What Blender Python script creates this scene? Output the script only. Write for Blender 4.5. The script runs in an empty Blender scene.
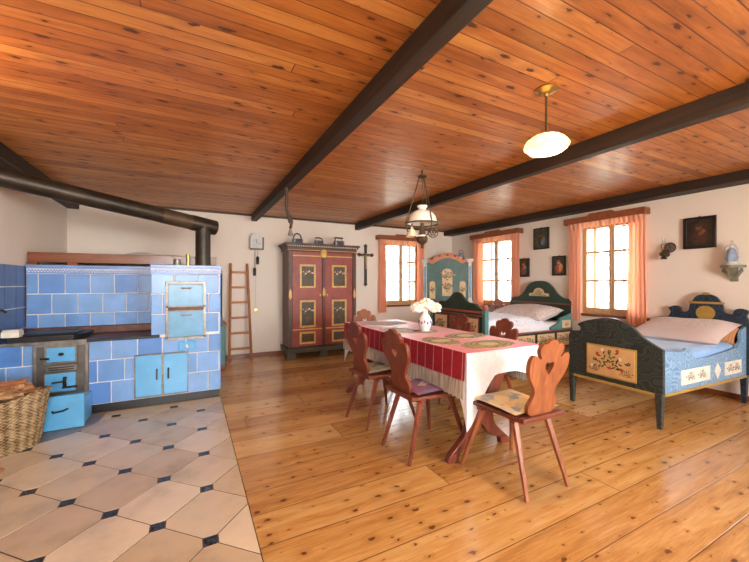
import bpy, bmesh, math, random
from mathutils import Vector, Matrix
from mathutils.geometry import tessellate_polygon
random.seed(7)
C = bpy.context.scene.collection
PI = math.pi
R = math.radians

# ------------------------------------------------------------------ materials
def node_mat(name):
    m = bpy.data.materials.new(name); m.use_nodes = True
    nt = m.node_tree; nt.nodes.clear()
    return m, nt
def nd(nt, t, **kw):
    n = nt.nodes.new(t)
    for k, v in kw.items():
        if k in n.inputs.keys(): n.inputs[k].default_value = v
        else: setattr(n, k, v)
    return n
def lk(nt, a, b): nt.links.new(a, b)
def mth(nt, op, a, b=None, c=None):
    n = nt.nodes.new('ShaderNodeMath'); n.operation = op
    for i, v in enumerate((a, b, c)):
        if v is None: continue
        if isinstance(v, (int, float)): n.inputs[i].default_value = v
        else: lk(nt, v, n.inputs[i])
    return n.outputs[0]
def mixc(nt, fac, a, b, mode='MIX'):
    n = nt.nodes.new('ShaderNodeMix'); n.data_type = 'RGBA'; n.blend_type = mode
    for s, v in ((n.inputs[0], fac), (n.inputs[6], a), (n.inputs[7], b)):
        if isinstance(v, (int, float)): s.default_value = v
        elif isinstance(v, tuple): s.default_value = (*v, 1) if len(v) == 3 else v
        else: lk(nt, v, s)
    return n.outputs[2]
def ramp(nt, fac, stops):
    n = nt.nodes.new('ShaderNodeValToRGB'); lk(nt, fac, n.inputs[0])
    e = n.color_ramp.elements
    while len(e) < len(stops): e.new(.5)
    for q, (p, c) in zip(e, stops):
        q.position = p; q.color = (*c, 1) if len(c) == 3 else c
    return n.outputs[0]
def finish(nt, col, rough=.5, bump=None, bstr=.2, bdist=.01, **kw):
    b = nt.nodes.new('ShaderNodeBsdfPrincipled'); o = nt.nodes.new('ShaderNodeOutputMaterial')
    for s, v in ((b.inputs['Base Color'], col), (b.inputs['Roughness'], rough)):
        if isinstance(v, (int, float)): s.default_value = v
        elif isinstance(v, tuple): s.default_value = (*v, 1)
        else: lk(nt, v, s)
    for k, v in kw.items():
        k = k.replace('_', ' '); b.inputs[k].default_value = (*v, 1) if isinstance(v, tuple) else v
    if bump is not None:
        q = nt.nodes.new('ShaderNodeBump'); q.inputs['Strength'].default_value = bstr; q.inputs['Distance'].default_value = bdist
        lk(nt, bump, q.inputs['Height']); lk(nt, q.outputs[0], b.inputs['Normal'])
    lk(nt, b.outputs[0], o.inputs[0])
    return b
def coord(nt, scale=(1, 1, 1), world=False, rot=(0, 0, 0)):
    m = nt.nodes.new('ShaderNodeMapping'); m.inputs['Scale'].default_value = scale; m.inputs['Rotation'].default_value = rot
    if world:
        g = nt.nodes.new('ShaderNodeNewGeometry'); lk(nt, g.outputs['Position'], m.inputs[0])
    else:
        t = nt.nodes.new('ShaderNodeTexCoord'); lk(nt, t.outputs['Object'], m.inputs[0])
    return m.outputs[0]
def noise(nt, v, scale=5, detail=4, rough=.6, dist=0):
    n = nd(nt, 'ShaderNodeTexNoise', Scale=scale, Detail=detail, Roughness=rough, Distortion=dist); lk(nt, v, n.inputs[0]); return n.outputs['Fac']
def voro(nt, v, scale=5, rnd=1., feat='F1'):
    n = nd(nt, 'ShaderNodeTexVoronoi', Scale=scale, Randomness=rnd); n.feature = feat; lk(nt, v, n.inputs[0]); return n
def plain(name, col, rough=.5, var=.12, sc=12, bump=0, **kw):
    m, nt = node_mat(name); v = coord(nt); f = noise(nt, v, sc)
    dk = tuple(c * (1 - var) for c in col); lt = tuple(min(1, c * (1 + var)) for c in col)
    finish(nt, ramp(nt, f, [(.3, dk), (.7, lt)]), rough, f if bump else None, bump, **kw)
    return m
def wood(name, c1, c2, c3=None, axis='x', sc=1., rough=.4, coat=.0):
    m, nt = node_mat(name)
    s = {'x': (1, 12, 12), 'y': (12, 1, 12), 'z': (12, 12, 1)}[axis]
    v = coord(nt, tuple(q * sc for q in s)); f = noise(nt, v, 2.2, 6, .65, .6)
    g = noise(nt, coord(nt, (2, 2, 2)), 2, 2)
    col = ramp(nt, f, [(.28, c1), (.55, c2), (.8, c3 or c2)])
    col = mixc(nt, mth(nt, 'MULTIPLY', g, .25), col, c1)
    finish(nt, col, rough, f, .15, .004, Coat_Weight=coat, Coat_Roughness=.15)
    return m
def planks(name, w, L, stops, gapc, rough=.35, knots=(3.2, 9), kcol=(.12, .03, .01), gap=.03, kstr=.8, coat=0., wander=0, off=0., spread=.55, gl=1., krad=.2):
    """boards running along world x, laid side by side in y"""
    m, nt = node_mat(name)
    g = nt.nodes.new('ShaderNodeNewGeometry'); sx = nt.nodes.new('ShaderNodeSeparateXYZ'); lk(nt, g.outputs['Position'], sx.inputs[0])
    X, Y = sx.outputs[0], sx.outputs[1]
    y = mth(nt, 'DIVIDE', mth(nt, 'ADD', Y, 20 * w + off), w)
    if wander: y = mth(nt, 'ADD', y, mth(nt, 'MULTIPLY', mth(nt, 'SINE', mth(nt, 'MULTIPLY', y, 1.3)), wander))
    row = mth(nt, 'FLOOR', y); fy = mth(nt, 'FRACT', y)
    wn = nt.nodes.new('ShaderNodeTexWhiteNoise'); wn.noise_dimensions = '1D'; lk(nt, row, wn.inputs['W'])
    xs = mth(nt, 'ADD', mth(nt, 'DIVIDE', X, L), mth(nt, 'MULTIPLY', wn.outputs[0], 7))
    colid = mth(nt, 'FLOOR', xs); fx = mth(nt, 'FRACT', xs)
    cb = nt.nodes.new('ShaderNodeCombineXYZ'); lk(nt, row, cb.inputs[0]); lk(nt, colid, cb.inputs[1])
    w2 = nt.nodes.new('ShaderNodeTexWhiteNoise'); w2.noise_dimensions = '3D'; lk(nt, cb.outputs[0], w2.inputs[0])
    rid = w2.outputs[0]
    # grain coordinates: shift each board
    gv = nt.nodes.new('ShaderNodeCombineXYZ')
    lk(nt, mth(nt, 'ADD', X, mth(nt, 'MULTIPLY', rid, 37)), gv.inputs[0])
    lk(nt, mth(nt, 'MULTIPLY', Y, 9), gv.inputs[1]); lk(nt, mth(nt, 'MULTIPLY', rid, 11), gv.inputs[2])
    f1 = noise(nt, gv.outputs[0], 1.6, 6, .62, .9)
    gv2 = nt.nodes.new('ShaderNodeVectorMath'); gv2.operation = 'MULTIPLY'; lk(nt, gv.outputs[0], gv2.inputs[0]); gv2.inputs[1].default_value = (2.5, 6, 1)
    f2 = noise(nt, gv2.outputs[0], 2., 5, .7, .3)
    f = mth(nt, 'ADD', mth(nt, 'MULTIPLY', f1, .6), mth(nt, 'MULTIPLY', f2, .4))
    f = mth(nt, 'ADD', f, mth(nt, 'MULTIPLY', mth(nt, 'SUBTRACT', rid, .5), spread * .5))
    col = ramp(nt, f, stops)
    # knots
    kv = nt.nodes.new('ShaderNodeCombineXYZ')
    lk(nt, mth(nt, 'ADD', mth(nt, 'MULTIPLY', X, knots[0]), mth(nt, 'MULTIPLY', rid, 23)), kv.inputs[0]); lk(nt, mth(nt, 'MULTIPLY', Y, knots[1]), kv.inputs[1])
    kd = nt.nodes.new('ShaderNodeVectorMath'); kd.operation = 'ADD'; lk(nt, kv.outputs[0], kd.inputs[0])
    nn = nd(nt, 'ShaderNodeTexNoise', Scale=6., Detail=2.); lk(nt, kv.outputs[0], nn.inputs[0])
    ns = nt.nodes.new('ShaderNodeVectorMath'); ns.operation = 'SCALE'; lk(nt, nn.outputs['Color'], ns.inputs[0]); ns.inputs['Scale'].default_value = .28
    lk(nt, ns.outputs[0], kd.inputs[1])
    kn = voro(nt, kd.outputs[0], 1.); kn.voronoi_dimensions = '2D' 
    sz = nt.nodes.new('ShaderNodeSeparateColor'); lk(nt, kn.outputs['Color'], sz.inputs[0])
    rad = mth(nt, 'ADD', mth(nt, 'MULTIPLY', mth(nt, 'POWER', sz.outputs[0], 2.2), krad), .015)
    kk = mth(nt, 'SUBTRACT', 1, mth(nt, 'DIVIDE', kn.outputs['Distance'], rad)); kk = mth(nt, 'MULTIPLY', kk, 2.5)
    n1 = nt.nodes.new('ShaderNodeClamp'); lk(nt, kk, n1.inputs[0])
    hl_ = nt.nodes.new('ShaderNodeClamp'); lk(nt, mth(nt, 'MULTIPLY', mth(nt, 'SUBTRACT', 1, mth(nt, 'DIVIDE', kn.outputs['Distance'], mth(nt, 'MULTIPLY', rad, 3.2))), 1.), hl_.inputs[0])
    col = mixc(nt, mth(nt, 'MULTIPLY', mth(nt, 'MULTIPLY', hl_.outputs[0], f2), 1.25), col, stops[0][1])
    col = mixc(nt, mth(nt, 'MULTIPLY', n1.outputs[0], kstr), col, kcol)
    # gaps
    ey = mth(nt, 'MINIMUM', fy, mth(nt, 'SUBTRACT', 1, fy)); ex = mth(nt, 'MULTIPLY', mth(nt, 'MINIMUM', fx, mth(nt, 'SUBTRACT', 1, fx)), L / w)
    e = mth(nt, 'MINIMUM', ey, ex)
    gm = nt.nodes.new('ShaderNodeMapRange'); lk(nt, e, gm.inputs[0]); gm.inputs[1].default_value = gap * .35; gm.inputs[2].default_value = gap
    gm.inputs[3].default_value = gl; gm.inputs[4].default_value = 0
    col = mixc(nt, gm.outputs[0], col, gapc)
    h = mth(nt, 'SUBTRACT', mth(nt, 'MULTIPLY', f, .15), gm.outputs[0])
    rr = mth(nt, 'ADD', rough, mth(nt, 'MULTIPLY', f2, .2))
    big = nd(nt, 'ShaderNodeTexNoise', Scale=1.1, Detail=4.); lk(nt, g.outputs['Position'], big.inputs[0])
    col = mixc(nt, mth(nt, 'MULTIPLY', big.outputs['Fac'], .35), col, stops[0][1])
    finish(nt, col, rr, h, .35, .006, Coat_Weight=coat, Coat_Roughness=.2)
    return m

M = {}
M['ceil'] = planks('pine ceiling boards', .083, 9., [(.24, (.25, .068, .010)), (.48, (.52, .18, .032)), (.72, (.76, .36, .095))], (.10, .022, .005), .36, (4.6, 12.1), (.055, .014, .006), .045, 1., .15, spread=.5, krad=.19)
M['floor'] = planks('worn pine floor boards', .245, 5.2, [(.26, (.34, .14, .035)), (.46, (.62, .33, .10)), (.66, (.80, .52, .21))], (.14, .07, .03), .10, (6.5, 11.5), (.10, .03, .012), .016, .92, .4, .12, .02, .6, krad=.15)
def plaster(name, c1, c2):
    m, nt = node_mat(name); v = coord(nt, world=True)
    a = noise(nt, v, 1.3, 5); b = noise(nt, v, 9, 5)
    col = mixc(nt, a, c1, c2)
    finish(nt, col, .85, b, .12, .02); return m
M['plaster'] = plaster('warm limewash plaster', (.74, .665, .585), (.82, .755, .685))
M['beam'] = wood('dark brown stained beam', (.010, .005, .003), (.028, .013, .007), (.065, .034, .018), 'y', 1., .6, 0)
M['beamx'] = wood('dark brown stained batten', (.03, .012, .006), (.07, .03, .014), (.11, .05, .03), 'x', 1., .5)
M['redwood'] = wood('reddish brown varnished wood', (.085, .016, .008), (.19, .040, .016), (.28, .07, .028), 'z', 1.1, .38, .15)
M['redwoodx'] = wood('reddish brown varnished wood, long grain', (.085, .016, .008), (.18, .040, .016), (.27, .065, .027), 'x', 1.1, .38, .15)
M['orangewood'] = wood('lighter orange varnished wood', (.17, .048, .018), (.34, .105, .037), (.45, .165, .065), 'z', 1., .36, .15)
M['orangewoodx'] = wood('orange brown wood board', (.11, .028, .010), (.22, .058, .018), (.30, .09, .03), 'x', 1., .35, .3)
M['pale_wood'] = wood('golden pine window frame', (.46, .24, .09), (.64, .38, .17), (.74, .5, .27), 'z', 1., .4, .2)
M['pelmet'] = wood('brown pelmet board', (.15, .04, .016), (.28, .085, .03), (.34, .12, .05), 'y', 1., .45)
M['ladderwood'] = wood('brown ladder wood', (.22, .07, .02), (.42, .16, .05), (.5, .22, .08), 'z', 1., .5)
M['glare_pale'] = plain('outer sash bars paled for window glare', (.80, .82, .84), .4)  # overexposure of the brown sash bars put into their colour
M['outer'] = wood('brown outer sash', (.5, .32, .2), (.62, .44, .3), (.7, .52, .38), 'z', 1., .5)
M['grout'] = plain('pale grout', (.82, .80, .77), .8)
def glaze(name, c, dk=.8, rough=.3):
    m, nt = node_mat(name); v = coord(nt); a = noise(nt, v, 5, 5, .6, .4); b = noise(nt, v, 30, 3)
    col = ramp(nt, a, [(.3, tuple(q * dk for q in c)), (.6, c), (.85, tuple(min(1, q * 1.18 + .03) for q in c))])
    col = mixc(nt, mth(nt, 'MULTIPLY', mth(nt, 'GREATER_THAN', b, .72), .3), col, (.75, .8, .85))
    finish(nt, col, rough, a, .08, .01, Coat_Weight=.12, Coat_Roughness=.15); return m
M['blue1'] = glaze('blue glazed tile', (.15, .345, .74))
M['blue2'] = glaze('light blue glazed tile', (.20, .41, .80))
M['blue3'] = glaze('blue glazed tile, deeper', (.105, .28, .70))
M['blueband'] = glaze('blue moulded frieze', (.20, .35, .72))
M['navy1'] = glaze('dark blue wall tile', (.045, .11, .30)); M['navy2'] = glaze('dark blue wall tile, lighter', (.06, .14, .35))
M['whiteglaze'] = plain('white glazed relief', (.72, .75, .85), .25)
M['enamel'] = glaze('sky blue enamel', (.13, .47, .86), .85, .25)
M['enamel2'] = glaze('pale sky blue enamel', (.15, .41, .68), .7, .3)
M['steel'] = plain('dull nickel steel', (.25, .235, .215), .4, .3, 20, Metallic=.85)
M['chrome'] = plain('polished chrome', (.7, .7, .7), .15, .1, 20, Metallic=1.)
M['iron'] = plain('blackened iron', (.028, .026, .026), .42, .4, 14, .1, Metallic=.4)
def rusty():
    m, nt = node_mat('rusty iron plate'); v = coord(nt); a = noise(nt, v, 6, 6, .7)
    finish(nt, ramp(nt, a, [(.35, (.05, .025, .02)), (.55, (.15, .058, .04)), (.8, (.24, .12, .08))]), .5, a, .1, .005, Metallic=.1); return m
M['rust'] = rusty()
def pipe_m():
    m, nt = node_mat('sooty stove pipe'); v = coord(nt); a = noise(nt, v, 4, 5, .7)
    finish(nt, ramp(nt, a, [(.35, (.018, .013, .009)), (.65, (.05, .035, .022)), (.85, (.12, .08, .05))]), .4, Metallic=.35); return m
M['pipe'] = pipe_m()
M['pipe2'] = plain('browned stove pipe', (.085, .055, .032), .45, .35, 7, Metallic=.35)
M['iron2'] = plain('grey brown iron sheet', (.12, .11, .10), .45, .3, 9, Metallic=.5)
M['black'] = plain('black paint', (.015, .015, .017), .45)
M['plinth'] = plain('black glazed plinth', (.006, .007, .009), .3)
M['brass'] = plain('aged brass', (.45, .30, .10), .3, .25, 15, Metallic=.9)
M['darkbrass'] = plain('dark brass', (.10, .065, .035), .42, .3, 15, Metallic=.6)
M['greysheet'] = plain('grey metal hearth sheet', (.28, .27, .27), .4, .2, 5, Metallic=.3)
def floor_tile(name, c):
    m, nt = node_mat(name); a = noise(nt, coord(nt, world=True), 3.2, 5, .6); b = noise(nt, coord(nt, (1, 1, 1), world=True), 60, 3)
    col = ramp(nt, a, [(.25, tuple(q * .72 for q in c)), (.5, c), (.8, tuple(min(1, q * 1.12) for q in c))])
    finish(nt, col, .22, b, .03, .002, Coat_Weight=.2, Coat_Roughness=.1); return m
M['ft1'] = floor_tile('beige floor tile', (.68, .56, .40)); M['ft2'] = floor_tile('pale beige floor tile', (.76, .65, .49)); M['ft3'] = floor_tile('tan floor tile', (.60, .475, .325))
def navydot():
    m, nt = node_mat('black and navy mottled inset'); a = noise(nt, coord(nt, world=True), 55, 3)
    finish(nt, ramp(nt, a, [(.45, (.012, .014, .02)), (.7, (.10, .12, .18))]), .25); return m
M['dot'] = navydot()
M['tgrout'] = plain('dark floor grout', (.10, .06, .045), .9)
def wicker():
    m, nt = node_mat('brown wicker'); a = noise(nt, coord(nt, (1, 1, 3)), 30, 3)
    sx = nt.nodes.new('ShaderNodeSeparateXYZ'); lk(nt, coord(nt), sx.inputs[0])
    an = mth(nt, 'ARCTAN2', sx.outputs[1], sx.outputs[0])
    rib = mth(nt, 'SINE', mth(nt, 'MULTIPLY', an, 44)); ban = mth(nt, 'SINE', mth(nt, 'MULTIPLY', sx.outputs[2], 285))
    f = mth(nt, 'ADD', mth(nt, 'MULTIPLY', mth(nt, 'MULTIPLY', rib, ban), .16), mth(nt, 'MULTIPLY', a, .8))  # shade in the weave gaps darkened into the colour
    f = mth(nt, 'ADD', f, mth(nt, 'MULTIPLY', mth(nt, 'SINE', mth(nt, 'MULTIPLY', an, 22)), .10))
    finish(nt, ramp(nt, f, [(.2, (.10, .055, .02)), (.42, (.36, .25, .13)), (.65, (.56, .43, .26))]), .6, f, .6, .01); return m
M['wicker'] = wicker()
M['log1'] = wood('split firewood, tan', (.35, .18, .07), (.62, .38, .18), (.75, .55, .33), 'x', 1.5, .8)
M['log2'] = wood('split firewood, bark brown', (.10, .05, .03), (.26, .13, .07), (.4, .25, .14), 'x', 1.5, .9)
M['log3'] = wood('split firewood, red brown', (.25, .08, .03), (.45, .2, .09), (.6, .36, .2), 'x', 1.5, .8)
# painted wood
def swirl(name, c1, c2, sc=7, rough=.38):
    m, nt = node_mat(name); v = coord(nt, (1, 1, 1))
    k = nd(nt, 'ShaderNodeTexNoise', Scale=5., Detail=1.); lk(nt, v, k.inputs[0])
    w = nt.nodes.new('ShaderNodeVectorMath'); w.operation = 'SCALE'; lk(nt, k.outputs['Color'], w.inputs[0]); w.inputs['Scale'].default_value = .28
    ad = nt.nodes.new('ShaderNodeVectorMath'); ad.operation = 'ADD'; lk(nt, v, ad.inputs[0]); lk(nt, w.outputs[0], ad.inputs[1])
    vo = voro(nt, ad.outputs[0], sc)
    f = mth(nt, 'ADD', mth(nt, 'MULTIPLY', mth(nt, 'SINE', mth(nt, 'MULTIPLY', vo.outputs['Distance'], 34)), .5), .5)
    n = noise(nt, v, 40, 3)
    f = mth(nt, 'ADD', mth(nt, 'MULTIPLY', f, .6), mth(nt, 'MULTIPLY', n, .5))
    finish(nt, ramp(nt, f, [(.3, c1), (.8, c2)]), rough, f, .08, .003); return m
M['swirl_green'] = swirl('combed dark green paint', (.016, .024, .023), (.045, .060, .056), 6)
M['swirl_blue'] = swirl('combed blue paint', (.11, .25, .44), (.25, .43, .63), 8)
M['swirl_navy'] = swirl('combed navy paint', (.010, .018, .035), (.030, .052, .090), 7)
M['ochre'] = plain('ochre painted edge', (.42, .27, .06), .4)
M['cream'] = plain('cream painted panel', (.72, .56, .33), .5, .12, 7)
M['tan'] = plain('tan painted panel', (.60, .38, .17), .5, .15, 6)
M['ivory'] = plain('ivory painted panel', (.78, .76, .66), .5)
M['green'] = plain('dark green painted wood', (.022, .050, .036), .35, .2, 6)
M['teal'] = plain('teal painted wood', (.075, .22, .22), .4, .2, 6)
M['tealc'] = plain('blue green cabinet paint', (.085, .19, .18), .4, .2, 6)
M['redbrown'] = plain('red brown painted trim', (.27, .07, .045), .4, .2, 9)
M['rust_red'] = plain('dull red wardrobe paint', (.27, .055, .040), .45, .25, 5)
M['maroon'] = plain('maroon wardrobe carcass', (.10, .034, .025), .45, .25, 5)
M['yellow'] = plain('yellow painted moulding', (.62, .38, .11), .4, .2, 12)
M['dgreen'] = plain('mossy dark wardrobe paint', (.065, .055, .032), .5, .3, 6)
M['flower_red'] = plain('red flower paint', (.45, .04, .03), .5)
M['flower_orange'] = plain('orange flower paint', (.65, .22, .06), .5)
M['leaf'] = plain('leaf green paint', (.035, .07, .03), .5)
M['flower_white'] = plain('white flower paint', (.7, .7, .66), .5)
M['flower_blue'] = plain('blue flower paint', (.06, .10, .30), .5)
M['salmon'] = plain('salmon scroll paint', (.66, .28, .15), .45, .2, 12)
M['pwhite'] = plain('white pilaster paint', (.72, .74, .70), .45, .15, 12)
# cloth
def fabric(name, c1, c2, sc=60, rough=.9, bstr=.1, sheen=.3):
    m, nt = node_mat(name); a = noise(nt, coord(nt), sc, 3)
    finish(nt, ramp(nt, a, [(.35, c1), (.65, c2)]), rough, a, bstr, .004, Sheen_Weight=sheen); return m
M['white_cloth'] = fabric('white table linen', (.74, .76, .80), (.82, .84, .87), 30)
def lace():
    m, nt = node_mat('greyish knotted lace fringe'); a = noise(nt, coord(nt, (1, 70, 4)), 2., 3); 
    finish(nt, ramp(nt, a, [(.35, (.20, .17, .14)), (.5, (.50, .46, .40)), (.7, (.68, .64, .58))]), .9, a, .5, .01); return m
M['lace'] = lace()
M['bluesheet'] = fabric('pale blue sheet', (.22, .44, .80), (.30, .51, .84), 8, .8)
M['mattress'] = fabric('white mattress', (.74, .76, .82), (.82, .83, .88), 10)
def floral(name, base, dots, sc=38, thr=.28):
    m, nt = node_mat(name); v = coord(nt); k = voro(nt, v, sc)
    s = nt.nodes.new('ShaderNodeSeparateColor'); lk(nt, k.outputs['Color'], s.inputs[0])
    f = mth(nt, 'MULTIPLY', mth(nt, 'LESS_THAN', k.outputs['Distance'], thr), mth(nt, 'GREATER_THAN', s.outputs[0], .35))
    d = ramp(nt, s.outputs[1], [(.3, dots[0]), (.7, dots[1])])
    a = noise(nt, v, 6, 3)
    finish(nt, mixc(nt, f, base, d), .9, a, .2, .02, Sheen_Weight=.2); return m
M['duvet'] = floral('white duvet with small flowers', (.74, .79, .90), ((.30, .34, .48), (.50, .38, .40)))
M['pillow_f'] = floral('white pillow with rose sprigs', (.68, .62, .60), ((.45, .22, .18), (.40, .30, .30)), 55, .36)
def gingham(name, a, b, sc=55):
    m, nt = node_mat(name); v = coord(nt)
    w1 = nd(nt, 'ShaderNodeTexWave', Scale=sc); w1.bands_direction = 'Y'; lk(nt, v, w1.inputs[0])
    w2 = nd(nt, 'ShaderNodeTexWave', Scale=sc); w2.bands_direction = 'Z'; lk(nt, v, w2.inputs[0])
    f = mth(nt, 'MULTIPLY', mth(nt, 'ADD', w1.outputs['Fac'], w2.outputs['Fac']), .5)
    return m, nt, ramp(nt, f, [(.3, a), (.7, b)])
m, nt, c = gingham('pink checked pillow', (.58, .47, .46), (.66, .57, .56), 75); finish(nt, c, .9, noise(nt, coord(nt), 5, 3), .25, .03, Sheen_Weight=.3); M['pillow_p'] = m
m, nt, c = gingham('ochre pillow back', (.40, .17, .07), (.55, .27, .12), 28); finish(nt, c, .9); M['pillow_b'] = m
def curtain_mat():
    m, nt, c = gingham('salmon pink checked curtain', (.93, .50, .33), (.99, .78, .62), 30)
    d = nt.nodes.new('ShaderNodeBsdfDiffuse'); t = nt.nodes.new('ShaderNodeBsdfTranslucent'); mx = nt.nodes.new('ShaderNodeMixShader'); o = nt.nodes.new('ShaderNodeOutputMaterial')
    lk(nt, c, d.inputs[0]); lk(nt, c, t.inputs[0]); mx.inputs[0].default_value = .6
    lk(nt, d.outputs[0], mx.inputs[1]); lk(nt, t.outputs[0], mx.inputs[2]); lk(nt, mx.outputs[0], o.inputs[0]); return m
M['curtain'] = curtain_mat()
def tablecloth_red():
    m, nt = node_mat('red cloth with pale window check')
    g = nt.nodes.new('ShaderNodeNewGeometry'); s = nt.nodes.new('ShaderNodeSeparateXYZ'); lk(nt, g.outputs['Position'], s.inputs[0])
    def line(v, per, off, wd):
        f = mth(nt, 'FRACT', mth(nt, 'DIVIDE', mth(nt, 'ADD', v, 10 * per + off), per)); return mth(nt, 'LESS_THAN', f, wd)
    ly = line(s.outputs[1], .107, -.009, .05); lx = line(s.outputs[0], 3., -.2, .001); lz = line(s.outputs[2], .5, -.3, .0001)
    l = mth(nt, 'MAXIMUM', mth(nt, 'MAXIMUM', ly, lx), lz)
    a = noise(nt, coord(nt), 25, 3)
    base = ramp(nt, a, [(.3, (.27, .006, .020)), (.7, (.40, .010, .030))])
    finish(nt, mixc(nt, mth(nt, 'MULTIPLY', l, .75), base, (.75, .50, .50)), .8); return m
M['red_cloth'] = tablecloth_red()
M['glare_top'] = plain('woven top of the red cloth paled pink for window glare', (.66, .13, .18), .42, .15, 5, Sheen_Weight=.2)  # window glare on the red cloth painted as a pink base colour
def doily_m(name, dark, light, centre):
    m, nt = node_mat(name); v = coord(nt)
    s = nt.nodes.new('ShaderNodeVectorMath'); s.operation = 'LENGTH'; lk(nt, coord(nt, (1, 1.45, 0)), s.inputs[0])
    k = voro(nt, v, 60); k2 = voro(nt, v, 22)
    f = mth(nt, 'ADD', mth(nt, 'MULTIPLY', k.outputs['Distance'], .7), mth(nt, 'MULTIPLY', k2.outputs['Distance'], .5))
    col = ramp(nt, f, [(.25, dark), (.65, light)])
    cf = mth(nt, 'LESS_THAN', s.outputs['Value'], .085)
    cr = mth(nt, 'MULTIPLY', mth(nt, 'GREATER_THAN', mth(nt, 'SINE', mth(nt, 'MULTIPLY', s.outputs['Value'], 130)), .3), .45)
    col = mixc(nt, cr, col, dark)
    finish(nt, mixc(nt, mth(nt, 'MULTIPLY', cf, .7), col, centre), .9, f, .4, .004); return m
M['doily'] = doily_m('olive crochet lace', (.12, .095, .04), (.42, .37, .21), (.62, .58, .38))
M['doily_w'] = doily_m('white grey crochet lace', (.36, .38, .36), (.72, .74, .72), (.75, .76, .74))
def patch(name, cols, sc=9):
    m, nt = node_mat(name); v = coord(nt)
    k = voro(nt, v, sc, .8); s = nt.nodes.new('ShaderNodeSeparateColor'); lk(nt, k.outputs['Color'], s.inputs[0])
    n = noise(nt, v, 14, 4)
    f = mth(nt, 'ADD', mth(nt, 'MULTIPLY', s.outputs[0], .7), mth(nt, 'MULTIPLY', n, .3))
    finish(nt, ramp(nt, f, [(i / (len(cols) - .5), c) for i, c in enumerate(cols)]), .9, n, .1, .01); return m
M['cush_a'] = patch('patterned tan cushion', [(.40, .16, .18), (.62, .42, .18), (.60, .46, .24), (.22, .24, .28), (.50, .40, .3), (.64, .50, .3)], 12)
M['cush_b'] = patch('purple patterned cushion', [(.10, .05, .10), (.30, .12, .20), (.16, .12, .2), (.55, .42, .45), (.22, .07, .14)], 8)
M['cush_c'] = patch('grey green cushion', [(.24, .25, .19), (.36, .36, .28), (.14, .13, .12), (.42, .40, .32)], 8)
M['petal'] = plain('cream white petals', (.86, .82, .70), .8, .12, 30, Subsurface_Weight=.1)
M['stem'] = plain('olive stems', (.2, .22, .08), .7)
M['china'] = plain('white faience', (.74, .74, .76), .2)
M['china_blue'] = plain('cobalt pattern', (.06, .10, .30), .25)
M['chinared'] = plain('rose pattern', (.4, .08, .1), .25)
M['milk'] = plain('milk glass', (.80, .80, .72), .18, .04, 8, Coat_Weight=.5)
def opal():
    m, nt = node_mat('amber striped glass bell'); w = nd(nt, 'ShaderNodeTexNoise', Scale=40.); lk(nt, coord(nt), w.inputs[0])
    finish(nt, ramp(nt, w.outputs['Fac'], [(.4, (.75, .62, .35)), (.65, (.9, .88, .78))]), .2, Coat_Weight=.5); return m
M['amber'] = opal()
def glass():
    m, nt = node_mat('window glass')
    t = nt.nodes.new('ShaderNodeBsdfTransparent'); g = nt.nodes.new('ShaderNodeBsdfGlossy'); g.inputs['Roughness'].default_value = .02
    f = nd(nt, 'ShaderNodeFresnel', IOR=1.35); mx = nt.nodes.new('ShaderNodeMixShader'); o = nt.nodes.new('ShaderNodeOutputMaterial')
    lk(nt, f.outputs[0], mx.inputs[0]); lk(nt, t.outputs[0], mx.inputs[1]); lk(nt, g.outputs[0], mx.inputs[2]); lk(nt, mx.outputs[0], o.inputs[0]); return m
M['glass'] = glass()
def emit(name, col, s):
    m, nt = node_mat(name); e = nd(nt, 'ShaderNodeEmission', Color=(*col, 1), Strength=s); o = nt.nodes.new('ShaderNodeOutputMaterial'); lk(nt, e.outputs[0], o.inputs[0]); return m
M['bulb'] = emit('glowing bulb', (1, .78, .42), 14)
def lampglass():
    m, nt = node_mat('lit fluted lamp glass')
    t = nd(nt, 'ShaderNodeBsdfTranslucent', Color=(1, .86, .62, 1)); d = nd(nt, 'ShaderNodeBsdfPrincipled', Roughness=.2); d.inputs['Base Color'].default_value = (.95, .85, .62, 1)
    mx = nd(nt, 'ShaderNodeMixShader'); mx.inputs[0].default_value = .35
    e = nd(nt, 'ShaderNodeEmission', Color=(1, .76, .40, 1), Strength=1.6)
    k = voro(nt, coord(nt), 28); es = mth(nt, 'MULTIPLY', mth(nt, 'SUBTRACT', 1.25, k.outputs['Distance']), 1.7); lk(nt, mth(nt, 'MULTIPLY', es, .38), e.inputs['Strength'])
    ad = nd(nt, 'ShaderNodeAddShader'); o = nt.nodes.new('ShaderNodeOutputMaterial')
    lk(nt, t.outputs[0], mx.inputs[1]); lk(nt, d.outputs[0], mx.inputs[2]); lk(nt, mx.outputs[0], ad.inputs[0]); lk(nt, e.outputs[0], ad.inputs[1]); lk(nt, ad.outputs[0], o.inputs[0]); return m
M['lampglass'] = lampglass()
M['leather'] = plain('dark leather strap', (.05, .03, .02), .6)
M['bell'] = plain('grey metal bell', (.30, .30, .31), .35, .2, 12, Metallic=.7)
M['ironbody'] = plain('grey flat iron casting', (.13, .14, .16), .35, .25, 12, Metallic=.6)
M['crossw'] = plain('dark cross wood', (.06, .032, .02), .4)
M['gilt'] = plain('gilt figure', (.42, .30, .16), .4, .2, 20, Metallic=.4)
M['frame'] = plain('black picture frame', (.014, .010, .010), .3)
def canvas(name, cols):
    m, nt = node_mat(name); n = noise(nt, coord(nt), 9, 4, .6, .8)
    finish(nt, ramp(nt, n, [(.3, cols[0]), (.5, cols[1]), (.7, cols[2])]), .35); return m
M['canvas_dark'] = canvas('dark oil painting ground', [(.012, .008, .008), (.03, .018, .012), (.05, .03, .018)])
M['canvas_green'] = canvas('dark green print ground', [(.03, .04, .02), (.06, .06, .03), (.14, .10, .05)])
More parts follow.
